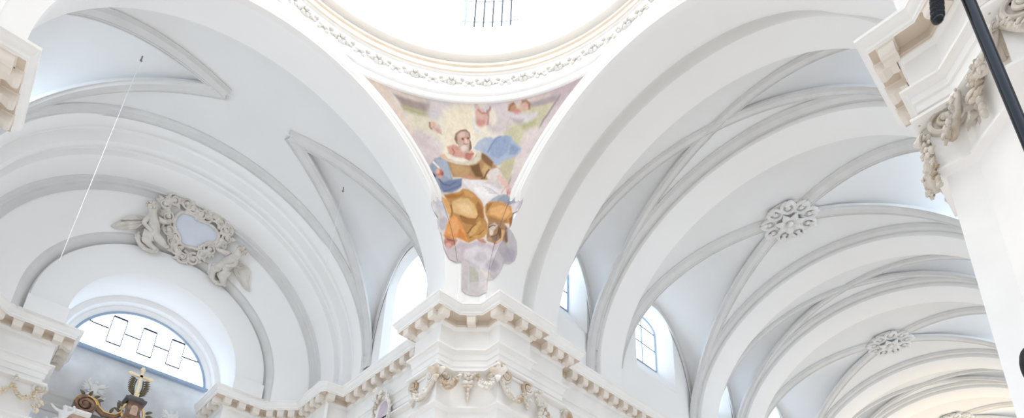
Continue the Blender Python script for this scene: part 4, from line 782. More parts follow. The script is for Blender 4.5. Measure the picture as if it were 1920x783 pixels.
((166, 100, 82), 0.043, [(-1.46, 3.3), (-0.93, 3.59), (-1.08, 3.43), (-1.31, 3.24)]),
((208, 150, 130), 0.048, [(0.1, 3.62), (0.42, 3.62), (0.59, 3.39), (0.43, 3.25), (0.21, 3.39)]),
((176, 136, 98), 0.048, [(0.67, 4.43), (1.05, 4.52), (1.44, 4.3), (1.68, 3.64), (1.71, 3.42), (1.6, 3.22), (1.32, 3.07), (0.97, 3.37), (0.64, 3.5), (0.58, 3.84)]),
((222, 206, 186), 0.048, [(0.73, 4.27), (1.0, 4.42), (1.16, 4.25), (0.95, 4.04), (0.79, 3.83), (0.68, 4.05)]),
((128, 92, 62), 0.038, [(1.16, 4.25), (1.4, 3.92), (1.47, 3.3), (1.31, 3.32), (1.17, 3.86)]),
((228, 182, 124), 0.043, [(1.34, 3.98), (1.52, 3.67), (1.47, 3.25), (1.14, 3.27), (1.02, 3.48), (1.36, 3.41)]),
((92, 68, 56), 0.029, [(0.69, 4.16), (0.9, 4.27), (1.05, 4.23), (1.06, 4.27), (0.89, 4.31), (0.66, 4.21)]),
((140, 112, 96), 0.043, [(1.56, 3.97), (1.71, 3.59), (1.71, 3.33), (1.6, 3.24), (1.55, 3.43)]),
((150, 122, 106), 0.048, [(1.25, 3.48), (1.23, 3.42), (1.16, 3.41), (1.08, 3.48), (0.99, 3.5), (0.93, 3.56), (0.91, 3.63), (0.93, 3.7), (0.99, 3.74), (1.07, 3.76), (1.15, 3.73), (1.22, 3.6)]),
((232, 220, 206), 0.048, [(0.93, 3.9), (0.92, 3.84), (0.88, 3.79), (0.82, 3.77), (0.77, 3.79), (0.73, 3.84), (0.71, 3.91), (0.72, 3.98), (0.76, 4.03), (0.82, 4.05), (0.87, 4.03), (0.91, 3.97)]),
((110, 80, 60), 0.029, [(0.75, 3.63), (0.97, 3.69), (1.13, 3.79), (1.11, 3.83), (0.95, 3.73), (0.74, 3.69)]),
((196, 160, 120), 0.038, [(0.88, 3.57), (0.87, 3.5), (0.82, 3.45), (0.75, 3.44), (0.68, 3.46), (0.63, 3.51), (0.61, 3.58), (0.63, 3.65), (0.68, 3.66), (0.74, 3.72), (0.81, 3.7), (0.86, 3.64)]),
((206, 196, 202), 0.072, [(-1.38, 2.83), (-1.1, 2.89), (-0.76, 3.49), (-0.27, 3.33), (0.15, 3.51), (0.59, 3.33), (1.09, 3.26), (1.68, 3.23), (1.62, 2.67), (1.37, 1.89), (0.99, 1.53), (0.45, 2.0), (-0.5, 2.41), (-1.01, 2.26), (-1.3, 2.37)]),
((222, 216, 218), 0.096, [(-0.53, 2.98), (0.0, 3.22), (0.55, 3.16), (1.1, 2.83), (1.47, 2.66), (1.37, 2.12), (0.99, 1.59), (0.45, 1.97), (-0.24, 2.45), (-0.56, 2.57)]),
((216, 206, 208), 0.072, [(-1.23, 2.77), (-0.75, 3.09), (-0.56, 2.57), (-1.01, 2.3), (-1.21, 2.38)]),
((208, 202, 206), 0.096, [(0.67, 2.6), (0.63, 2.46), (0.5, 2.37), (0.33, 2.36), (0.15, 2.41), (0.02, 2.51), (-0.03, 2.64), (0.01, 2.78), (0.14, 2.88), (0.31, 2.91), (0.49, 2.87), (0.62, 2.75)]),
((196, 190, 198), 0.096, [(1.21, 2.28), (1.17, 2.14), (1.06, 1.99), (0.91, 1.86), (0.75, 1.86), (0.63, 1.99), (0.58, 2.17), (0.62, 2.32), (0.73, 2.43), (0.89, 2.54), (1.06, 2.39), (1.17, 2.37)]),
((226, 222, 224), 0.096, [(0.12, 2.83), (0.09, 2.72), (-0.01, 2.64), (-0.14, 2.61), (-0.27, 2.64), (-0.37, 2.71), (-0.41, 2.82), (-0.38, 2.93), (-0.29, 3.02), (-0.15, 3.05), (-0.02, 3.02), (0.08, 2.94)]),
((212, 210, 214), 0.072, [(1.63, 3.63), (1.94, 3.68), (2.12, 3.55), (2.15, 3.25), (2.04, 2.93), (1.78, 2.64), (1.52, 2.53), (1.63, 3.01), (1.73, 3.28)]),
((190, 188, 198), 0.072, [(1.63, 3.14), (1.94, 3.24), (2.04, 3.07), (1.89, 2.77), (1.57, 2.6), (1.47, 2.8)]),
((210, 200, 206), 0.096, [(1.6, 3.1), (1.55, 3.03), (1.43, 2.93), (1.27, 2.83), (1.09, 2.87), (0.95, 3.06), (0.9, 3.14), (0.94, 3.23), (1.07, 3.24), (1.26, 3.09), (1.43, 3.1), (1.56, 3.12)]),
((216, 210, 208), 0.029, [(-0.61, 2.45), (-0.24, 2.39), (0.31, 2.07), (0.67, 1.23), (0.7, 0.57), (-0.53, 0.76)]),
((200, 200, 184), 0.024, [(-0.21, 2.18), (0.04, 2.13), (0.23, 1.86), (0.25, 1.39), (-0.18, 1.39)]),
((222, 216, 214), 0.036, [(0.23, 2.02), (0.67, 1.42), (0.71, 0.65), (0.29, 0.98)]),
]

def srgb(c):
    c = np.asarray(c, float)/255
    return np.where(c <= .04045, c/12.92, ((c+.055)/1.055)**2.4)
def sdist(P, poly):
    """signed distance of points (n,2) to a polygon, positive inside"""
    q = np.asarray(poly, float); n = len(q); d = np.full(len(P), 1e9); ins = np.zeros(len(P), bool)
    for i in range(n):
        a, b = q[i], q[(i+1) % n]; e = b-a; L = e@e
        if L < 1e-12: continue
        t = np.clip(((P-a)@e)/L, 0, 1); dd = np.hypot(*(P-a-t[:, None]*e).T); d = np.minimum(d, dd)
        c = ((a[1] > P[:, 1]) != (b[1] > P[:, 1])) & (P[:, 0] < (b[0]-a[0])*(P[:, 1]-a[1])/((b[1]-a[1]) if b[1] != a[1] else 1e-9)+a[0]); ins ^= c
    return np.where(ins, d, -d)
def vnoise(P, f, seed):
    r = np.random.RandomState(seed); T = r.rand(64, 64); x = P[:, 0]*f+100; y = P[:, 1]*f+100
    xi, yi = np.floor(x).astype(int), np.floor(y).astype(int); u, v = x-xi, y-yi; u = u*u*(3-2*u); v = v*v*(3-2*v)
    g = lambda i, j: T[(xi+i) % 64, (yi+j) % 64]
    return (g(0,0)*(1-u)+g(1,0)*u)*(1-v)+(g(0,1)*(1-u)+g(1,1)*u)*v
def paint(P):
    colr = np.tile(np.array([234., 224., 212.]), (len(P), 1))
    Q = P+np.stack([vnoise(P, 3, 1)-.5, vnoise(P, 3, 2)-.5], 1)*.05
    for c, soft, poly in SHAPES:
        q = np.asarray(poly); lo, hi = q.min(0)-soft*2, q.max(0)+soft*2
        m = np.where((Q[:, 0] > lo[0]) & (Q[:, 0] < hi[0]) & (Q[:, 1] > lo[1]) & (Q[:, 1] < hi[1]))[0]
        if len(m) == 0: continue
        a = np.clip(sdist(Q[m], poly)/(2*soft)+.5, 0, 1); a = a*a*(3-2*a)
        colr[m] = colr[m]*(1-a[:, None])+np.array(c, float)*a[:, None]
    colr *= (1+.05*(vnoise(P, 5, 3)-.5)+.05*(vnoise(P, 14, 4)-.5))[:, None]
    # top: lights a touch lifted towards the pastel plaster
    m_ = colr.mean(1)[:, None]; colr = m_+(colr-m_)*.86+np.array([1., -1., 1.])
    return srgb(np.clip(colr, 0, 255))*.90
verts, TZ, quads = [], [], []
def patch(P3, lim=99):
    """P3: array (a, b, 3); nudge into the room and keep quads inside the outline"""
    a, b = P3.shape[:2]; k = sum(len(x) for x in verts); p = P3.reshape(-1, 3).copy()
    tz = np.stack([(p[:, 0]-p[:, 1])/math.sqrt(2), p[:, 2]], 1)
    ins = sdist(tz+.0, OUTLINE) > 0
    p[:, 0] -= .03; p[:, 1] -= .03
    ii, jj = np.meshgrid(np.arange(a-1), np.arange(b-1), indexing='ij'); ii, jj = ii.ravel(), jj.ravel()
    q = np.stack([ii*b+jj, (ii+1)*b+jj, (ii+1)*b+jj+1, ii*b+jj+1], 1)
    q = q[(ins & (np.abs(tz[:, 0]) < lim) & ((p[:, 2] < 6.3) | (lim > 9)))[q].sum(1) >= 2]
    verts.append(p); TZ.append(tz); quads.append(q+k)
f0 = F0
ph = sorted(set([float(x) for x in np.concatenate([np.linspace(.02, PI/2-.02, 260), np.linspace(PI/4-f0, PI/4+f0, 160), [math.atan(PA*math.cos(t)/XF) for t in np.linspace(0, 1.5, 200)], [PI/2-math.atan(PA*math.cos(t)/XF) for t in np.linspace(0, 1.5, 200)]])]+PHI))
patch(np.array([[pend(a, b) for b in np.linspace(0.02, .999, 300)] for a in ph]))
zz = np.linspace(0.0, 6.9, 240)
def hz(r, z): return math.sqrt(max(.01, r*r-(z-ZA)**2)) if z > ZA else r
def rr(x, T): return float(np.interp(x, [q[0] for q in T[:4]], [q[1] for q in T[:4]]))
patch(np.array([[(XF, (1-u)*(hz(PA, z)+.07)+u*(sy(8.05, z)-.03), z) for z in zz] for u in np.linspace(0, 1, 40)]), 2.7)
patch(np.array([[((1-u)*(hz(PA, z)+.07)+u*(hz(8.35, z)-.03), XF, z) for z in zz] for u in np.linspace(0, 1, 40)]), 2.7)
patch(np.array([[(x, sy(rr(x, SOFN), z), z) for z in zz] for x in np.linspace(XF, 12.0, 70)]), 2.7)
patch(np.array([[(hz(rr(x, SOFT), z), x, z) for z in zz] for x in np.linspace(XF, 12.0, 70)]), 2.7)
FV = np.concatenate(verts); FT = np.concatenate(TZ); FQ = np.concatenate(quads)
used = np.unique(FQ); remap = -np.ones(len(FV), int); remap[used] = np.arange(len(used)); FQ = remap[FQ]; FV = FV[used]; FT = FT[used]
me = bpy.data.meshes.new('fresco'); me.from_pydata((FV*SC).tolist(), [], FQ.tolist()); me.update()
ca = me.color_attributes.new('pigment', 'FLOAT_COLOR', 'POINT')
cc = paint(FT); ca.data.foreach_set('color', np.concatenate([cc, np.ones((len(cc), 1))], 1).astype(np.float32).ravel())
fm = bpy.data.materials.new('fresco_pigment'); fm.use_nodes = True; n_ = fm.node_tree; b_ = n_.nodes['Principled BSDF']
b_.inputs['Roughness'].default_value = .9; b_.inputs['Specular IOR Level'].default_value = .1
va = n_.nodes.new('ShaderNodeVertexColor'); va.layer_name = 'pigment'; n_.links.new(va.outputs[0], b_.inputs['Base Color'])
me.materials.append(fm); me.shade_smooth()
fo = bpy.data.objects.new('fresco', me); col.objects.link(fo)
tag(fo, 'pastel fresco of a bearded seated man with open book and ochre robe in clouds', 'painting')
# ================================================================== STUCCO ORNAMENT
def spiral(mb, c, X, Y, r0, turns=2.2, r=.07, n=44, hand=1, depth=None):
    c = Vector(c); N = X.cross(Y); pts, rs = [], []
    for i in range(n+1):
        t = i/n; a = hand*(turns*2*PI*t)+PI/2; rad = r0*(1-t)**.85+.03
        pts.append(c+X*(rad*math.cos(a))+Y*(rad*math.sin(a))+N*(.05+.10*t)); rs.append(r*(1-.45*t))
    mb.tube(pts, rs, 7); mb.ell(c+N*.12, (r*1.5, r*1.5, r*1.3), (X, Y, N), 8, 6)
    if depth: mb.prism([(r0*.95*math.cos(2*PI*i/20), r0*.95*math.sin(2*PI*i/20)) for i in range(20)], depth, c-N*(depth-.05), (X, Y, N))
    return mb
def leaf(mb, p, d, N, L=.4, W=.16, curl=.12):
    p, d, N = Vector(p), Vector(d).normalized(), Vector(N).normalized(); S = d.cross(N).normalized(); rows = []
    for i in range(6):
        t = i/5; w = W*math.sin(PI*min(1, .12+.88*t))*(1-.25*t); o = p+d*(L*t)+N*(curl*math.sin(t*PI*.8)+.03)
        rows.append([o-S*w, o-S*w*.5+N*w*.25, o+N*.02, o+S*w*.5+N*w*.25, o+S*w])
    k = [[q-N*.05 for q in r] for r in rows]
    mb.grid(rows); mb.grid(k, flip=True); mb.grid([[r[0] for r in rows], [r[0] for r in k]]); mb.grid([[r[-1] for r in k], [r[-1] for r in rows]]); return mb
def festoon(a, b, sag, N, bulge=.22, r0=.11, r1=.2, seed=1, n=22):
    """swag of fruit and leaves between two points"""
    R = random.Random(seed); a, b, N = Vector(a), Vector(b), Vector(N).normalized(); mb = MB(); core, rs = [], []
    T = (b-a).normalized()
    for i in range(n+1):
        t = i/n; s = math.sin(PI*t); p = a.lerp(b, t)-V(0,0,sag*(1-(2*t-1)**2))+N*(bulge*s+.04); core.append(p); rs.append(.7*(r0+(r1-r0)*s))
    mb.tube(core, rs, 8)
    for i, p in enumerate(core):
        s = math.sin(PI*i/n); w = r0+(r1-r0)*s
        for j in range(4):
            q = R.uniform(-.9, 2.4); q2 = p+N*(w*.7*math.cos(q))+V(0,0,w*.75*math.sin(q))+T*R.uniform(-.06, .06); rr_ = w*R.uniform(.28, .5)
            if R.random() < .55: mb.ell(q2, (rr_, rr_*.9, rr_), nu=6, nv=5)
            else: leaf(mb, q2, T*R.choice((-1, 1))+V(0,0,R.uniform(-.6, .6)), N, w*1.0, w*.4, .06)
    return mb
def cluster(c, N, size, seed, n=26, drop=0.0):
    R = random.Random(seed); c, N = Vector(c), Vector(N).normalized(); X = V(-N.y, N.x, 0); mb = MB()
    for i in range(n):
        t = i/n; q = R.uniform(0, 2*PI); w = size*(1-.55*t if drop else 1)*R.uniform(.1, .8)
        p = c+X*(w*math.cos(q))+N*(abs(math.sin(q*1.3))*w*.6+.05)-V(0,0,drop*t)+V(0,0,w*math.sin(q)*.8)
        if R.random() < .5: mb.ell(p, size*R.uniform(.16, .3), nu=7, nv=5)
        else: leaf(mb, p, X*R.uniform(-1, 1)+V(0,0,R.uniform(-1, .6)), N, size*.8, size*.28, size*.2)
    return mb
ZV = V(0, 0, 1)
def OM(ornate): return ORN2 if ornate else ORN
def corner_capital(root, c, n1, n2, seed, ornate=False):
    """volutes on both faces of an outer corner, a bud and acanthus above and between"""
    c = Vector(c); n1, n2 = Vector(n1), Vector(n2); D = (n1+n2).normalized()
    for n_, other in ((n1, n2), (n2, n1)):
        X = (-other); mb = MB(); N = n_
        Y = ZV; XX = Y.cross(N); hand = 1 if XX.dot(X) > 0 else -1
        spiral(mb, c+X*(.5 if ornate else .34)+N*.04+V(0,0,-3.78), XX, Y, .34 if not ornate else .5, 2.2, .085, hand=-hand, depth=.14)
        mb.build('volute', OM(ornate), root, 50)
    mb = MB(); k_ = .6 if ornate else 1; mb.ell(c+D*.12+V(0,0,-3.36), (.2*k_, .2*k_, .27*k_), nu=10, nv=8)
    for q in range(0 if ornate else 5):
        a = PI*(q/4)-PI/2; X = V(-D.y, D.x, 0); leaf(mb, c+D*.1+V(0,0,-3.95), X*math.sin(a)+V(0,0,.75), D, .6, .17, .2)
    leaf(mb, c+D*.14+V(0,0,-3.9), V(0,0,-1), D, .5, .17, .2); mb.build('bud_and_leaves', OM(ornate), root, 50)
    mb = MB(); X = -n2; mb.box(c+D*-.02+V(0,0,-3.28), (.22, .22, .06)); mb.build('abacus_block', OM(ornate), root)

def pier_capital(k, label, side_len=1.9, ornate=False, mirror=False):
    r = lambda p: V(*rot(p, k))
    C1, C2 = (8.95, 11.02, 0), (11.02, 8.95, 0)
    root = thing('pier_capital', tuple(r((10.1, 10.1, -4))), label, 'capital')
    corner_capital(root, r(C1), r((-1, 0, 0)), r((0, -1, 0)), 1, ornate); corner_capital(root, r(C2), r((0, -1, 0)), r((-1, 0, 0)), 2, ornate)
    D = r((-1, -1, 0)).normalized(); Mx = r((10.32, 10.32, 0))
    def fs(a, b, sag, N, seed, **kw): festoon(Vector(a), Vector(b), sag, N, seed=seed, **kw).build('fruit_festoon', OM(ornate), root, 55)
    fs(r((8.93, 11.05, -4.0)), r((8.93, 12.75, -3.95)), .95, r((-1, 0, 0)), 3)
    fs(r((11.05, 8.93, -4.0)), r((12.75, 8.93, -4.0)), .95, r((0, -1, 0)), 4)
    fs(r((9.55 if ornate else 8.98, 10.85 if ornate else 10.97, -4.4 if ornate else -4.0)), Mx+r((-.42, .1, 0))+V(0,0,-3.7), .75, D, 5, r1=.21 if ornate else .2)
    fs(r((10.97, 8.98, -4.0)), Mx+r((.1, -.42, 0))+V(0,0,-3.7), .75, D, 6)
    mb = MB(); c = Mx+V(0,0,-3.62)
    X = V(-D.y, D.x, 0)
    for q in range(7): mb.ell(c+X*.17*math.cos(q*.9)+V(0,0,.17*math.sin(q*.9))+D*.06, .11, nu=7, nv=5)
    mb.ell(c+D*.17, .1); mb.build('centre_flower', OM(ornate), root, 55)
    mb = MB()
    for q in range(4): mb.ell(c+V(0,0,-.62-.24*q)+D*.1, (.13-.02*q, .1, .15), (X, D, ZV), 8, 6)
    for s in (1, -1): leaf(mb, c+V(0,0,-.35)+D*.06, X*s*.8+V(0,0,-.5), D, .36, .13); leaf(mb, c+V(0,0,-.7)+D*.06, X*s+V(0,0,.1), D, .28, .1)
    mb.build('hanging_drop', OM(ornate), root, 55)
    for s, cc in ((1, (8.93, 12.85, 0)), (2, (12.85, 8.93, 0))):
        N = r((-1, 0, 0)) if s == 1 else r((0, -1, 0)); X = V(-N.y, N.x, 0); p = r(cc)
        mb = MB(); spiral(mb, p+V(0,0,-3.78), X, ZV, .36, 2.2, .075, hand=-1 if s == 2 else 1, depth=.14); mb.build('volute', OM(ornate), root, 50)
        cluster(p+V(0,0,-4.2), N, .26, 20+s, 18, .75).build('leaf_bunch', OM(ornate), root, 55)
    # small moulded band between the volutes
    for a, b, N in (((8.95, 11.3, 0), (8.95, 12.6, 0), (-1, 0, 0)), ((11.3, 8.95, 0), (12.6, 8.95, 0), (0, -1, 0))):
        a, b, N = r(a), r(b), r(N); mb = MB(); mb.box((a+b)/2+V(0,0,-3.62)+N*.03, ((b-a).length/2, .06, .05), ((b-a).normalized(), N, ZV)); mb.build('neck_band', STONE, root, 0)
    return root
cap_far = pier_capital(0, 'white stucco capital with swags and central flower on the far painted pier')
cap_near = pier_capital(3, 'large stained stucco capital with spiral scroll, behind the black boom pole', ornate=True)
N_ = V(-1, 0, 0)
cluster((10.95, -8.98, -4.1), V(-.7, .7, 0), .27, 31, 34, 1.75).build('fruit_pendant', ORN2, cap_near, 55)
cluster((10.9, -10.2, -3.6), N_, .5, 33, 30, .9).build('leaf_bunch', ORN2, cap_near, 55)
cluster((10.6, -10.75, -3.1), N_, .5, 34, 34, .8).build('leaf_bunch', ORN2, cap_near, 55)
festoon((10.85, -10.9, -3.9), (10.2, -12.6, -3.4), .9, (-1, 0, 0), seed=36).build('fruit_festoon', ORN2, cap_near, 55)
# neighbouring pilaster capital on the nave side of the far pier
root = thing('pilaster_capital', (14.9, 9.4, -4), 'smaller shadowed stucco capital just right of the far pier capital', 'capital')
for cx, s in ((14.35, 1), (16.3, -1)):
    mb = MB(); spiral(mb, (cx, 9.36, -3.78), V(1,0,0), V(0,0,1), .4, 2.2, .08, hand=s, depth=.14)
    mb.v = [(x, 2*9.36-y, z) for x, y, z in mb.v]; mb.build('volute', ORN, root, 50)
for a, b, sd in (((14.45, 9.3, -4.1), (16.2, 9.3, -4.1), 8),):
    festoon(a, b, .9, (0, -1, 0), seed=sd).build('fruit_festoon', ORN, root, 55)
cluster((14.1, 9.2, -4.1), V(0, -1, 0), .35, 12, 30, .9).build('leaf_bunch', ORN, root, 55)
cluster((13.6, 9.0, -3.7), V(0, -1, 0), .3, 13, 20, .4).build('leaf_bunch', ORN, root, 55)
# left end pilaster capital
root = thing('pilaster_capital', (-5.4, 27.5, -4), 'gilded-beige swag capital of the pilaster at the bottom left corner', 'capital')
ORG = mat('stained_gilded_stucco', (.80, .70, .55), var=.2, scale=3, bump=.4, bscale=14, dark=(.62, .44, .22), dscale=3)
festoon((-6.7, 27.45, -3.9), (-5.55, 27.45, -3.85), .75, (0, -1, 0), seed=41, r0=.08, r1=.14).build('fruit_festoon', ORG, root, 55)
festoon((-5.55, 27.45, -3.85), (-4.55, 27.45, -3.8), .75, (0, -1, 0), seed=42, r0=.08, r1=.14).build('fruit_festoon', ORG, root, 55)
for x, s in ((-4.5, 1), (-6.9, -1)):
    mb = MB(); spiral(mb, (x, 27.4, -3.65), V(1,0,0), V(0,0,1), .32, 2.1, .07, hand=-s); mb.v = [(a, 54.8-b, z) for a, b, z in mb.v]; mb.build('volute', ORN, root, 50)
cluster((-4.4, 27.4, -4.1), V(.3, -1, 0), .28, 44, 24, .9).build('leaf_bunch', ORG, root, 55)
cluster((-5.55, 27.4, -3.45), V(0, -1, 0), .18, 45, 14, .2).build('leaf_bunch', ORN, root, 55)
mb = MB(); mb.box((-5.5, 27.5, -3.35), (1.25, .14, .07)); mb.build('abacus', STONE, root)

# painted medallion in a stucco wreath on the transept wall
root = thing('wreathed_medallion', (9.95, 17.4, -3.2), 'oval lilac medallion in a white stucco wreath left of the far pier', 'medallion')
mb = MB(); A_ = (V(0, -1, 0), V(0, 0, 1), V(-1, 0, 0))
mb.prism([(.62*math.cos(2*PI*i/32), 1.0*math.sin(2*PI*i/32)) for i in range(32)], .1, (10.02, 17.4, -3.3), A_); mb.build('painted_oval', LILAC, root)
mb = MB(); mb.tube([(9.92, 17.4+.66*math.cos(2*PI*i/40), -3.3+1.04*math.sin(2*PI*i/40)) for i in range(41)], .08, 8, cap=False); mb.build('oval_frame', PL, root, 60)
R = random.Random(5); mb = MB()
for i in range(90):
    a = 2*PI*i/90+R.uniform(-.1, .1); q = R.uniform(.95, 1.22); p = V(9.86-R.uniform(0, .14), 17.4+.82*q*math.cos(a), -3.3+1.2*q*math.sin(a))
    if R.random() < .5: mb.ell(p, R.uniform(.06, .12), nu=6, nv=5)
    else: leaf(mb, p, V(0, math.cos(a*7), math.sin(a*5)), V(-1, 0, 0), .3, .1)
mb.build('leafy_wreath', ORN, root, 55)
cluster((9.85, 17.75, -1.95), V(-1, 0, 0), .5, 51, 40, 0).build('cherub_and_shells', ORN, root, 55)

ROSM = mat('pale_carved_stucco', (.78, .775, .76), var=.05, scale=3, bump=.4, bscale=14, dark=(.62, .60, .57), dscale=3)
# ---- ceiling rosettes --------------------------------------------------
def rosette(x, label):
    root = thing('vault_rosette', (x, 0, 10.17), label, 'rosette', None)
    mb = MB(); z = 10.1
    mb.v = []; lathe_pts = [(1.5, .02), (1.45, -.08), (1.1, -.1), (.6, -.12), (0.02, -.12)]
    mb.grid([[(x+r*math.cos(2*PI*i/32), r*math.sin(2*PI*i/32), z+d-.0*r) for r, d in lathe_pts] for i in range(32)], cu=True); mb.build('back_plate', MOLD, root, 50)
    for i in range(9):
        a = 2*PI*i/9; c = V(x+1.12*math.cos(a), 1.12*math.sin(a), z-.16); D = V(math.cos(a), math.sin(a), 0); S = V(-D.y, D.x, 0); mb = MB()
        P = [c+D*(.42*math.cos(t))+S*(.36*math.sin(t)) for t in [2*PI*j/16 for j in range(17)]]; mb.tube(P, .12, 7, cap=False)
        mb.ell(c-V(0,0,.02), (.16, .16, .1), nu=7, nv=5)
        leaf(mb, c+D*.1, D, V(0,0,-1), .5, .2, .12); mb.build('outer_curl', ROSM, root, 55)
    for i in range(7):
        a = 2*PI*(i+.5)/7; D = V(math.cos(a), math.sin(a), 0); mb = MB(); leaf(mb, V(x, 0, z-.2)+D*.12, D, V(0,0,-1), .75, .27, .22); mb.build('inner_petal', ROSM, root, 55)
    mb = MB(); mb.ell((x, 0, z-.34), (.22, .22, .18)); mb.build('centre_boss', ROSM, root, 55)
rosette(25.95, 'large curled stucco rosette where four vault ribs cross, nearest in the nave ceiling')
rosette(43.25, 'smaller, more distant stucco rosette further down the nave ceiling')
rosette(60.55, 'furthest nave ceiling rosette, low at the right in warm light')

# ---- cartouche over the lunette window ---------------------------------
def cone(a, r, h=0.0):
    y = 25.3+(8.8-r)*.5238; p = V(r*math.cos(a), y, ZC+r*math.sin(a)); n = V(-math.cos(a)*.464, -.886, -math.sin(a)*.464)
    return p+n*h
def cn(a): return V(-math.cos(a)*.464, -.886, -math.sin(a)*.464)
PANEL = [(1.6697, 8.575), (1.6059, 8.668), (1.5623, 8.568), (1.5047, 8.628), (1.457, 8.61), (1.4075, 8.424), (1.3999, 7.994), (1.4419, 7.593), (1.4736, 7.446), (1.4834, 7.137), (1.527, 7.051), (1.5937, 6.942), (1.6331, 7.021), (1.6501, 7.29), (1.6852, 7.5), (1.7087, 7.741), (1.7096, 8.125), (1.6934, 8.412)]
LWING = [(2.1598, 7.081), (2.1006, 7.301), (2.0449, 7.542), (1.9836, 7.71), (1.9248, 7.726), (1.8658, 7.762), (1.8543, 7.604), (1.8937, 7.387), (1.9247, 7.161), (1.9897, 7.011), (2.0784, 6.907), (2.1427, 6.95)]
RWING = [(1.2428, 7.628), (1.1965, 7.953), (1.1463, 7.994), (1.0996, 8.021), (1.0484, 7.703), (1.0208, 7.416), (0.9629, 7.18), (1.0144, 7.063), (1.0727, 7.106), (1.1378, 7.226), (1.1999, 7.366)]
Lhead = [(1.8814, 8.23)]
Lbody = [(1.8798, 7.949), (1.8444, 7.624), (1.8162, 7.096), (1.8674, 6.71), (1.9245, 6.486), (1.9647, 6.652), (1.9358, 6.827)]
Rhead = [(1.2246, 8.413)]
Rbody = [(1.2239, 8.087), (1.2559, 7.756), (1.2622, 7.291), (1.2368, 6.803), (1.1449, 6.467)]
scr = [(1.7916, 8.633), (1.736, 8.995), (1.6583, 9.094), (1.6166, 8.949), (1.5681, 8.92), (1.5206, 8.94), (1.4859, 9.126), (1.4312, 9.127), (1.3828, 8.859), (1.3462, 8.506), (1.3649, 7.999), (1.4091, 7.475), (1.4495, 7.011), (1.4901, 6.491), (1.5868, 6.341), (1.6494, 6.571), (1.6988, 6.913), (1.7368, 7.431), (1.7618, 8.046)]
root = thing('stucco_cartouche', tuple(cone(1.55, 7.9)), 'carved stucco cartouche with a plain blue-grey shield above the lunette window', 'cartouche')
def shell(mb, pts, h, th=.06, dome=0.0):
    cx = sum(p[0] for p in pts)/len(pts); cy = sum(p[1] for p in pts)/len(pts); n = len(pts); rings = []
    for f in (1.0, .75, .5, .25): rings.append([cone(cx+(a-cx)*f, cy+(r-cy)*f, h+dome*(1-f*f)) for a, r in pts])
    base = [cone(a, r, h-th) for a, r in pts]
    mb.grid([base]+rings, cv=True); k = len(mb.v); mb.v.append(tuple(cone(cx, cy, h+dome))); b = k-n
    mb.f += [(b+i, b+(i+1) % n, k) for i in range(n)]; return mb
def smooth_loop(pts, m=4):
    n = len(pts); res = []
    for i in range(n):
        p0, p1, p2, p3 = [np.array(pts[(i+j-1) % n]) for j in range(4)]
        for q in range(m):
            t = q/m; res.append(tuple(.5*((2*p1)+(-p0+p2)*t+(2*p0-5*p1+4*p2-p3)*t*t+(-p0+3*p1-3*p2+p3)*t**3)))
    return res
PL_ = smooth_loop(PANEL)
mb = shell(MB(), PL_, .16, .2, .10); mb.build('blue_shield', BLUE, root, 60)
mb = MB(); mb.tube([cone(a, r, .22) for a, r in PL_+PL_[:1]], .10, 8, cap=False); mb.build('shield_rim', ORNC, root, 60)
S_ = smooth_loop(scr, 3); mb = MB(); mb.tube([cone(a, r, .14+.06*math.sin(i*.9)) for i, (a, r) in enumerate(S_+S_[:1])], [.17+.05*math.sin(i*1.3) for i in range(len(S_)+1)], 9, cap=False)
mb.build('strapwork_border', ORNC, root, 60)
R = random.Random(9)
for i, (a, r) in enumerate(scr):
    mb = MB(); N = cn(a); X = V(-N.y, N.x, 0).normalized(); X = V(math.sin(a), 0, -math.cos(a)); Y = N.cross(X)
    spiral(mb, cone(a, r, .2), X, Y, .30+.1*((i*7) % 3)/2, 1.6, .085, n=26, hand=1 if i % 2 else -1); 
    for q in range(3): t = R.uniform(0, 2*PI); leaf(mb, cone(a, r, .12), X*math.cos(t)+Y*math.sin(t), N, .55, .16, .14)
    mb.build('scroll', ORNC, root, 55)
for i in range(len(scr)):
    a0, r0 = scr[i]; a1, r1 = scr[(i+1) % len(scr)]; mb = MB(); N = cn(a0)
    for q in range(5):
        t = R.uniform(.2, .8); a, r = a0+(a1-a0)*t, r0+(r1-r0)*t; mb.ell(cone(a+R.uniform(-.02, .02), r+R.uniform(-.15, .15), .26), R.uniform(.09, .15), nu=6, nv=5)
    mb.build('fruit_bunch', ORNC, root, 55)

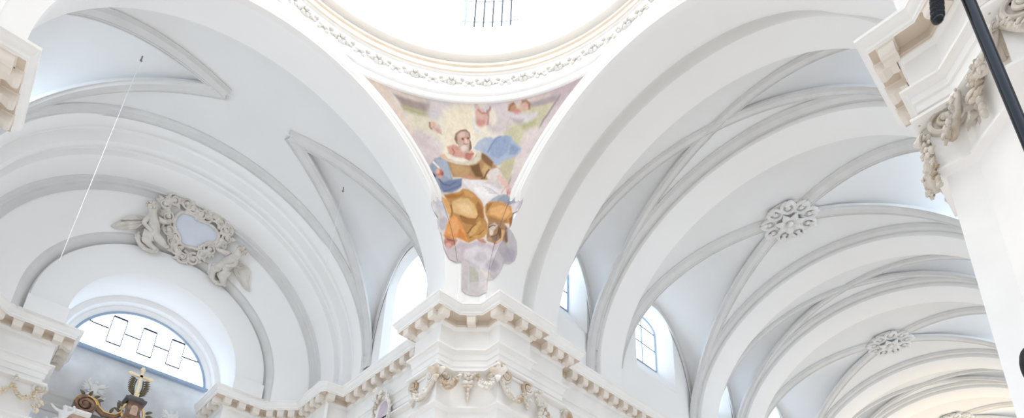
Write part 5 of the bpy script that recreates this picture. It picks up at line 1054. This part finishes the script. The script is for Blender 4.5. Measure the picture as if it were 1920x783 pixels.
def skin_figure(name, J, E, m, parent, sub=2):
    """one continuous body: joints {name:(point, radius)} and bones"""
    me = bpy.data.meshes.new(name); names_ = list(J); idx = {n: i for i, n in enumerate(names_)}
    o0 = Vector(parent['_o']) if parent is not None else V(0,0,0)
    me.from_pydata([tuple((Vector(J[n][0])-o0)*SC) for n in names_], [(idx[a], idx[b]) for a, b in E], [])
    o = bpy.data.objects.new(name, me); col.objects.link(o)
    if parent is not None: o.parent = parent
    md = o.modifiers.new('skin', 'SKIN'); md.use_smooth_shade = True
    if not me.skin_vertices: me.attributes
    for i, n in enumerate(names_):
        r = J[n][1]*SC*1.3; me.skin_vertices[0].data[i].radius = (r, r)
    me.skin_vertices[0].data[0].use_root = True
    sb = o.modifiers.new('sub', 'SUBSURF'); sb.levels = sub; sb.render_levels = sub
    me.materials.append(m); return o
def body(name, m, parent, origin, X, Y, N, s, pose, sub=2):
    """X right, Y up, N out of the wall; pose gives local joints; s scale"""
    O = Vector(origin); J = {}
    for k_, (x, y, z, r) in pose.items(): J[k_] = (O+X*(x*s)+Y*(y*s)+N*(z*s), r*s)
    E = [('pelvis', 'belly'), ('belly', 'chest'), ('chest', 'neck'), ('neck', 'head'), ('head', 'crown')]
    for q in 'lr':
        E += [('chest', 'sh'+q), ('sh'+q, 'el'+q), ('el'+q, 'wr'+q), ('wr'+q, 'ha'+q), ('pelvis', 'hip'+q), ('hip'+q, 'kn'+q), ('kn'+q, 'an'+q), ('an'+q, 'to'+q)]
    return skin_figure(name, J, E, m, parent, sub)
def pose_base(**k):
    d = dict(pelvis=(0, 0, 0, .17), belly=(0, .18, .02, .15), chest=(0, .42, .03, .17), neck=(0, .6, .03, .06), head=(0, .74, .06, .12), crown=(0, .84, .07, .10),
             shl=(-.2, .5, .02, .075), shr=(.2, .5, .02, .075), ell=(-.4, .36, .1, .055), elr=(.4, .36, .1, .055), wrl=(-.6, .42, .12, .04), wrr=(.6, .42, .12, .04), hal=(-.68, .44, .12, .045), har=(.68, .44, .12, .045),
             hipl=(-.1, -.08, .03, .12), hipr=(.1, -.08, .03, .12), knl=(-.2, -.4, .16, .09), knr=(.2, -.4, .16, .09), anl=(-.25, -.75, .05, .05), anr=(.25, -.75, .05, .05), tol=(-.3, -.8, .16, .045), tor=(.3, -.8, .16, .045))
    d.update(k); return d
def face(parent, c, X, Y, N, s, m, hair=True):
    """brow, nose, cheeks and curls on a head of radius s"""
    c = Vector(c)
    for nm, p, r in [('nose', N*.98-Y*.1, (.14, .3, .22)), ('lips', N*.85-Y*.5, (.3, .12, .2))]+[('cheek', N*.72-Y*.25+X*(q*.4), (.28, .25, .2)) for q in (1, -1)]+[('ear', X*(q*.98), (.12, .25, .2)) for q in (1, -1)]:
        mb = MB(); mb.ell(c+p*s, tuple(k*s for k in r), (X, Y, N), 6, 5); mb.build(nm, m, parent, 60)
    if hair:
        mb = MB(); R = random.Random(3)
        for i in range(26):
            a = R.uniform(0, 2*PI); e_ = R.uniform(.15, 1.3); d = X*(math.cos(a)*math.cos(e_))+Y*math.sin(e_)+N*(math.sin(a)*math.cos(e_)*.9-.25); mb.ell(c+d*s*.95, s*.32, nu=6, nv=5)
        mb.build('curled_hair', m, parent, 60)
# two angels flanking the shield
def angel(side):
    if side == 'left':
        a0 = 1.86; head, bd, wing = Lhead[0], Lbody, LWING; lab = 'stucco angel left of the blue-grey shield, wing spread out to the left'
    else:
        a0 = 1.24; head, bd, wing = Rhead[0], Rbody, RWING; lab = 'stucco angel right of the blue-grey shield, wing hanging down to the right'
    root = thing('stucco_angel', tuple(cone(a0, 7.2)), lab, 'sculpture', None)
    C_ = lambda p, h: cone(p[0], p[1], h)
    if side == 'left':
        J = dict(pelvis=(C_((1.86, 6.95), .5), .30), belly=(C_((1.862, 7.2), .52), .26), chest=(C_((1.868, 7.58), .55), .31), neck=(C_((1.878, 7.92), .6), .12), head=(C_(head, .66), .25), crown=(C_((head[0], head[1]+.15), .66), .2),
                 shl=(C_((1.90, 7.70), .5), .15), ell=(C_((1.945, 7.35), .65), .11), wrl=(C_((1.90, 7.08), .8), .09), hal=(C_((1.875, 7.0), .82), .09),
                 shr=(C_((1.835, 7.74), .5), .15), elr=(C_((1.79, 7.66), .6), .12), wrr=(C_((1.75, 7.8), .5), .085), har=(C_((1.735, 7.86), .45), .09),
                 hipl=(C_((1.885, 6.8), .5), .24), knl=(C_((1.925, 6.45), .75), .19), anl=(C_((1.86, 6.25), .6), .11), tol=(C_((1.83, 6.2), .65), .09),
                 hipr=(C_((1.84, 6.8), .55), .24), knr=(C_((1.79, 6.62), .8), .18), anr=(C_((1.745, 6.5), .5), .1), tor=(C_((1.715, 6.55), .5), .09))
        drap = [(1.965, 6.75), (1.985, 6.5), (1.95, 6.2), (1.89, 6.12), (1.83, 6.2), (1.90, 6.42)]
    else:
        J = dict(pelvis=(C_((1.245, 7.0), .5), .30), belly=(C_((1.245, 7.25), .52), .26), chest=(C_((1.24, 7.68), .55), .31), neck=(C_((1.228, 8.06), .6), .12), head=(C_(head, .66), .25), crown=(C_((head[0], head[1]+.15), .66), .2),
                 shl=(C_((1.27, 7.86), .5), .15), ell=(C_((1.32, 7.72), .6), .12), wrl=(C_((1.36, 7.66), .5), .085), hal=(C_((1.38, 7.7), .45), .09),
                 shr=(C_((1.205, 7.82), .5), .15), elr=(C_((1.19, 7.5), .7), .11), wrr=(C_((1.23, 7.2), .85), .09), har=(C_((1.25, 7.12), .88), .09),
                 hipl=(C_((1.27, 6.85), .5), .24), knl=(C_((1.31, 6.55), .8), .19), anl=(C_((1.27, 6.2), .6), .11), tol=(C_((1.25, 6.1), .65), .09),
                 hipr=(C_((1.22, 6.85), .5), .24), knr=(C_((1.20, 6.5), .75), .18), anr=(C_((1.15, 6.3), .5), .1), tor=(C_((1.12, 6.3), .5), .09))
        drap = [(1.30, 6.9), (1.33, 6.6), (1.30, 6.3), (1.22, 6.15), (1.16, 6.35), (1.2, 6.7)]
    E = [('pelvis', 'belly'), ('belly', 'chest'), ('chest', 'neck'), ('neck', 'head'), ('head', 'crown')]
    for q in 'lr': E += [('chest', 'sh'+q), ('sh'+q, 'el'+q), ('el'+q, 'wr'+q), ('wr'+q, 'ha'+q), ('pelvis', 'hip'+q), ('hip'+q, 'kn'+q), ('kn'+q, 'an'+q), ('an'+q, 'to'+q)]
    skin_figure('body', J, E, ORNC, root)
    N = cn(head[0]); X = V(math.sin(head[0]), 0, -math.cos(head[0])); Y = X.cross(N)*-1
    if Y.z < 0: Y = -Y
    face(root, J['head'][0], X, Y, N, .31, ORNC)
    mb = shell(MB(), smooth_loop(wing, 3), .22, .2, .08)
    cx = sum(p[0] for p in wing)/len(wing); cy = sum(p[1] for p in wing)/len(wing)
    tip = max(wing, key=lambda p: abs(p[0]-a0)); base = (a0+(tip[0]-a0)*.15, 7.5)
    for i in range(7):
        e = wing[(i*2+1) % len(wing)]; mb.tube([cone(base[0]+(e[0]-base[0])*t, base[1]+(e[1]-base[1])*t, .3-.06*t) for t in (.1, .4, .7, .97)], [.07, .06, .05, .03], 6)
    mb.build('wing', ORNC, root, 60)
    mb = MB(); R = random.Random(4)
    for i in range(7):
        t = i/6; pts = []
        for j in range(len(drap)):
            a, r = drap[j]; pts.append(cone(a+.018*math.sin(i*2+j), r+.1*math.cos(i*1.7+j*.6), .35+.22*math.sin(i+j*1.1)))
        mb.tube(pts, [.09+.05*math.sin(j+i) for j in range(len(pts))], 7)
    mb.build('drapery', ORNC, root, 60)
angel('left'); angel('right')

# ---- altar crown below the lunette window --------------------------------
mb = MB(); mb.grid([[(x, 30.85, z) for x in (-7, -3.9, -2, 0, 2, 3.9, 7)] for z in (-9, -4, 1.45)]); 
struct('wall_altar', mb, GREYW, 'weathered blue-grey wall under the lunette window behind the altar', 'wall', 0)
mb = MB(); mb.box((0, 30.7, 1.3), (4.1, .16, .1)); struct('trim_20', mb, FRAME, 'blue-shaded sill along the foot of the lunette window', 'sill')
mb = MB(); pr = [(30.86, -2.15), (30.6, -2.15), (30.6, -2.27), (30.66, -2.33), (30.72, -2.4), (30.72, -2.75), (30.64, -2.8), (30.64, -2.92), (30.8, -3.0), (30.8, -3.3)]
mb.grid([[(x, y, z) for y, z in pr] for x in (-4.6, -2.2)]); struct('trim_21', mb, PLG, 'grey moulded string course on the wall left of the altar scroll', 'moulding', 25)
AY = 29.5; AX = (V(1,0,0), V(0,0,1), V(0,-1,0))
root = thing('altar_pedestal', (.12, AY, -1.75), 'brown marble altar finial block with a dark flared cap carrying the gold cross', 'altar')
mb = MB()
def sq(z, h): return [(.06+sx*h, AY+sy*h, z) for sx, sy in ((-1, -1), (1, -1), (1, 1), (-1, 1))]
mb.grid([sq(z, h) for z, h in ((-1.42, .12), (-1.46, .34), (-1.6, .44), (-1.66, .56), (-1.8, .56), (-1.9, .42))], cv=True); mb.add(sq(-1.42, .12), [(0, 1, 2, 3)]); mb.build('dark_cap', DKB, root, 30)
mb = MB(); 
def sq2(z, h, dx=0): return [(.1+dx+sx*h, AY+sy*h, z) for sx, sy in ((-1, -1), (1, -1), (1, 1), (-1, 1))]
mb.grid([sq2(z, h) for z, h in ((-1.88, .40), (-2.0, .36), (-2.5, .34), (-3.0, .5), (-3.3, .62), (-4.4, .62))], cv=True); mb.build('block', BROWN, root, 30)
mb = MB(); o_ = [(-.2, -.85), (.2, -.85), (.2, -.3), (.1, -.16), (-.1, -.16), (-.2, -.3)]
mb.prism(o_, .05, (.1, AY-.38, -1.9), AX, .9); mb.build('inlaid_panel', PINK, root, 20)
for s in (1, -1):
    mb = MB(); mb.tube([(.1+s*(.42+.16*math.sin(t*3)), AY-.2, -2.05-t*.9) for t in [i/8 for i in range(9)]], [.05, .07, .08, .07, .05, .06, .08, .09, .07], 7); mb.build('gilded_scroll', GOLD, root, 60)
root = thing('gold_cross', (.06, AY, -1.42), 'gilded cross with trefoil ends standing on the dark altar cap before the window', 'cross')
mb = MB(); w_ = .075
def crs(mb, x0, z0, x1, z1): mb.box(((x0+x1)/2, AY, (z0+z1)/2), (abs(x1-x0)/2+(w_ if x0 == x1 else 0), .06, abs(z1-z0)/2+(w_ if z0 == z1 else 0)))
crs(mb, .05, -1.42, .05, .5); mb.build('upright', PGOLD, root, 0)
mb = MB(); crs(mb, -.45, .06, .53, .06); mb.build('crossbeam', PGOLD, root, 0)
for x, z, in ((.05, .56), (-.52, .06), (.6, .06)):
    mb = MB()
    for q in range(3):
        a = 2*PI*q/3+(PI/2 if x == .05 else (PI if x < 0 else 0)); mb.ell((x+.06*math.cos(a), AY, z+.06*math.sin(a)), (.085, .07, .085), nu=10, nv=7)
    mb.build('trefoil_end', PGOLD, root, 60)
mb = MB(); mb.box((.06, AY, -1.27), (.13, .13, .14)); mb.build('gilded_socket', PGOLD, root, 20)
for s, lab in ((-1, 'dark bronze palm frond curling left behind the foot of the gold cross'), (1, 'dark bronze palm frond curling right behind the foot of the gold cross')):
    mb = MB()
    for q in range(9):
        t = q/8; z = -1.25+t*1.05; x = .06+s*(.12+.14*math.sin(t*2.4)); leaf(mb, (x, AY+.1, z), V(s*1.0, 0, .55-.3*t), V(0, -1, 0), .42-.1*t, .06, .1)
    mb.tube([(.06+s*(.06+.16*math.sin(t*2.4)), AY+.1, -1.35+t*1.2) for t in [i/8 for i in range(9)]], .035, 6)
    tag(mb.build('palm_frond', BRZ, None, 50, loc=(.06+s*.2, AY, -1.3)), lab, 'ornament')
# big dark scroll on the left with gilded sweep down to the block
root = thing('altar_scroll', (-2.3, AY, -2.9), 'dark brown marble scroll with gilded edge left of the altar cross', 'altar')
mb = MB(); spiral(mb, (-2.25, AY-.25, -2.95), V(1,0,0), V(0,0,1), .48, 2.0, .13, hand=1); mb.build('spiral', BROWN, root, 60)
mb = MB(); n = 24; mb.prism([(.55*math.cos(2*PI*i/n), .55*math.sin(2*PI*i/n)) for i in range(n)], .6, (-2.25, AY+.35, -2.95), AX); mb.build('drum', BROWN, root, 40)
pts = [(-1.95, -2.5), (-1.75, -2.62), (-1.6, -2.9), (-1.3, -3.12), (-.95, -3.12), (-.7, -3.05), (-.5, -2.8), (-.45, -2.5)]
mb = MB(); mb.tube([(x, AY-.12, z) for x, z in pts], [.18, .2, .17, .16, .15, .13, .11, .08], 8, flat=1.2); mb.build('sweeping_band', BROWN, root, 60)
mb = MB(); mb.tube([(x, AY-.3, z+.1) for x, z in pts], .045, 6); mb.tube([(-2.25+.55*math.cos(a), AY-.36, -2.95+.55*math.sin(a)) for a in [.3+i*.25 for i in range(12)]], .045, 6); mb.build('gilded_edge', GOLD, root, 60)
mb = MB()
for (x, z, dx, dz) in ((-2.4, -2.4, -.6, .5), (-2.2, -2.35, .2, .6), (-1.95, -2.4, .5, .4), (-1.8, -2.5, .6, .2), (-1.0, -2.95, .2, .7), (-.62, -2.5, -.4, .7), (-.5, -2.3, -.7, .6), (-.55, -2.7, -.8, .3), (.75, -2.3, .8, .4), (.78, -2.5, .8, .1)):
    leaf(mb, (x, AY-.2, z), V(dx, 0, dz), V(0, -1, 0), .38, .1, .12)
mb.build('acanthus_leaves', BRZ, root, 55)
mb = MB(); mb.box((-1.2, AY+.1, -3.85), (.6, .3, .5)); mb.build('dark_base', DKB, root, 20)
root = thing('marble_entablature', (-2.5, AY, -3.6), 'pinkish marble entablature block under the dark altar scroll at the bottom edge', 'altar')
mb = MB(); mb.grid([[(x, y, z) for y, z in ((AY+.3, -3.45), (AY-.55, -3.45), (AY-.55, -3.56), (AY-.42, -3.66), (AY-.3, -3.72))] for x in (-3.0, -1.85)]); mb.build('cornice_slab', STONE, root, 20)
mb = MB(); mb.box((-2.42, AY, -4.0), (.5, .28, .3)); mb.build('frieze_block', PINK, root, 0)
# white stucco cherubs
def cherub(loc, s, lab, flip=1, wing=True):
    root = thing('cherub_statue', loc, lab, 'sculpture', None)
    X, Y, N = V(1, 0, 0), V(0, 0, 1), V(0, -1, 0); f = flip
    P = pose_base(shl=(-.2, .5, .02, .08), ell=(-.42*1, .68, .1, .06), wrl=(-.36, .9, .12, .045), hal=(-.34, 1.0, .12, .05), elr=(.42, .5, .12, .06), wrr=(.62, .66, .16, .045), har=(.7, .72, .16, .05),
                  knl=(-.32, -.28, .22, .1), anl=(-.5, -.55, .06, .06), tol=(-.6, -.58, .12, .05), knr=(.34, -.3, .2, .1), anr=(.5, -.6, .0, .06), tor=(.62, -.62, .06, .05))
    P = {k_: (v[0]*f, v[1], v[2], v[3]) for k_, v in P.items()}
    body('body', CHW, root, Vector(loc), X, Y, N, s, P, 1)
    face(root, Vector(loc)+Y*(.76*s)+N*(.06*s), X, Y, N, .13*s, CHW)
    if wing:
        for q in (1, -1):
            mb = MB(); 
            for i in range(5): leaf(mb, Vector(loc)+X*(q*.1*s)+Y*(.45*s)-N*(.05*s), X*q+Y*(.9-.4*i), N, .6*s, .12*s, .05*s)
            mb.build('wing', CHW, root, 60)
    mb = MB(); mb.tube([Vector(loc)+X*(f*x*s)+Y*(y*s)+N*(z*s) for x, y, z in ((-.3, .1, .1), (-.05, -.05, .22), (.25, -.1, .22), (.55, -.25, .12), (.7, -.05, .05))], [.05*s, .09*s, .1*s, .07*s, .03*s], 7); mb.build('drapery', CHW, root, 60)
CHW = mat('white_carved_stucco', (.86, .86, .85), var=.04, scale=4)
cherub((-1.95, 30.45, -1.62), .95, 'white winged cherub perched on the dark altar scroll, arm raised', 1)
cherub((2.3, 30.45, -1.75), .8, 'faint white cherub on the grey wall right of the gold cross', -1)
cherub((-3.1, 28.8, -4.45), 1.0, 'white cherub at the bottom edge below the grey string course', -1, False)

# ---- cables and hooks -------------------------------------------------------
for x0, z0, x1, z1, lab in ((-5.38, 8.9, -5.64, -3.0, 'thin pale cable hanging from a hook in the transept vault, long one on the left'), (5.11, 8.9, 4.89, 2.8, 'short thin cable hanging from the vault left of the painted pier')):
    root = thing('hanging_cable', (x0, 16.4, z0), lab, 'cable')
    mb = MB(); mb.tube([(x0, 16.4, z0), ((x0+x1)/2, 16.4, (z0+z1)/2), (x1, 16.4, z1)], .014, 6); mb.build('cable', WIRE, root)
    mb = MB(); mb.ell((x0, 16.4, z0), .06); mb.tube([(x0, 16.4, z0), (x0, 16.4, z0+.3)], .03, 6); mb.build('hook', STEEL, root)

# ---- black boom pole and microphones close to the camera --------------------------
P0, P1 = V(-4.015, -10.643, -17.908), V(-3.812, -10.663, -18.448); d = (P0-P1)
root = thing('boom_pole', tuple(P1-d*4.2), 'glossy black metal boom pole crossing the top right corner in front of the capital', 'pole')
mb = MB(); mb.tube([P1-d*4.2, P1-d*2, P1, P0, P0+d*.5], .0165, 20); mb.build('tube', BLACK, root, 60)
mb = MB(); mb.tube([P0+d*.3, P0+d*.62], .024, 20); mb.build('clamp_collar', BLACK, root, 40)
A, B = V(-4.050, -10.593, -17.853), V(-4.016, -10.563, -18.011); d2 = (B-A)
root = thing('microphone', tuple(A), 'ribbed black microphone barrel hanging into the frame at the top right', 'microphone')
mb = MB(); pts = [A-d2*1.2+d2*2.2*i/60 for i in range(61)]; mb.tube(pts, [.0205 if (i % 3) else .0188 for i in range(61)], 20); mb.build('ribbed_grille', BLKM, root, 30)
mb = MB(); mb.ell(B, .0185, nu=16, nv=10); mb.build('end_cap', BLACK, root, 60)
mb = MB(); mb.tube([A-d2*1.6, A-d2*1.1], .022, 20); mb.build('body', BLACK, root, 40)
B = V(-2.773, -10.453, -18.690)
root = thing('microphone', tuple(B), 'dark rounded microphone head just entering at the right edge', 'microphone')
mb = MB(); mb.ell(B, (.04, .04, .095), nu=16, nv=10); mb.build('windscreen', BLKM, root, 60)
mb = MB(); mb.tube([B-V(0,0,.08), B-V(-.01,0,.4)], .02, 14); mb.build('handle', BLACK, root, 60)

# far end wall of the nave, warmly lit by lamps below it
mb = MB(); mb.grid([[(76, y, z) for y in (-11, -5, 0, 5, 11)] for z in (-12, 0, 11)]); WARM = mat('cream_end_wall', (.84, .78, .66), var=.03)
struct('wall_far_end', mb, WARM, 'cream coloured end wall of the nave far in the distance', 'wall')
mb = MB(); arch_band(mb, [(67.2, 9.4), (68.5, 9.3), (70, 9.2), (76, 9.0)], ZC, 0, ex=.93); struct('ceiling_far', mb, WARM, 'cream vault at the far end of the nave in warm lamp light', 'ceiling')
l = bpy.data.lights.new('warm_nave_lamp', 'AREA'); l.shape = 'RECTANGLE'; l.size = 10; l.size_y = 10; l.energy = 850; l.color = (1, .78, .48)
o = bpy.data.objects.new('warm_nave_lamp', l); col.objects.link(o); o.location = V(70, 0, -6)*SC; o.rotation_euler = (math.radians(180), 0, 0)
for o in bpy.data.objects:
    if '_o' in o: del o['_o']
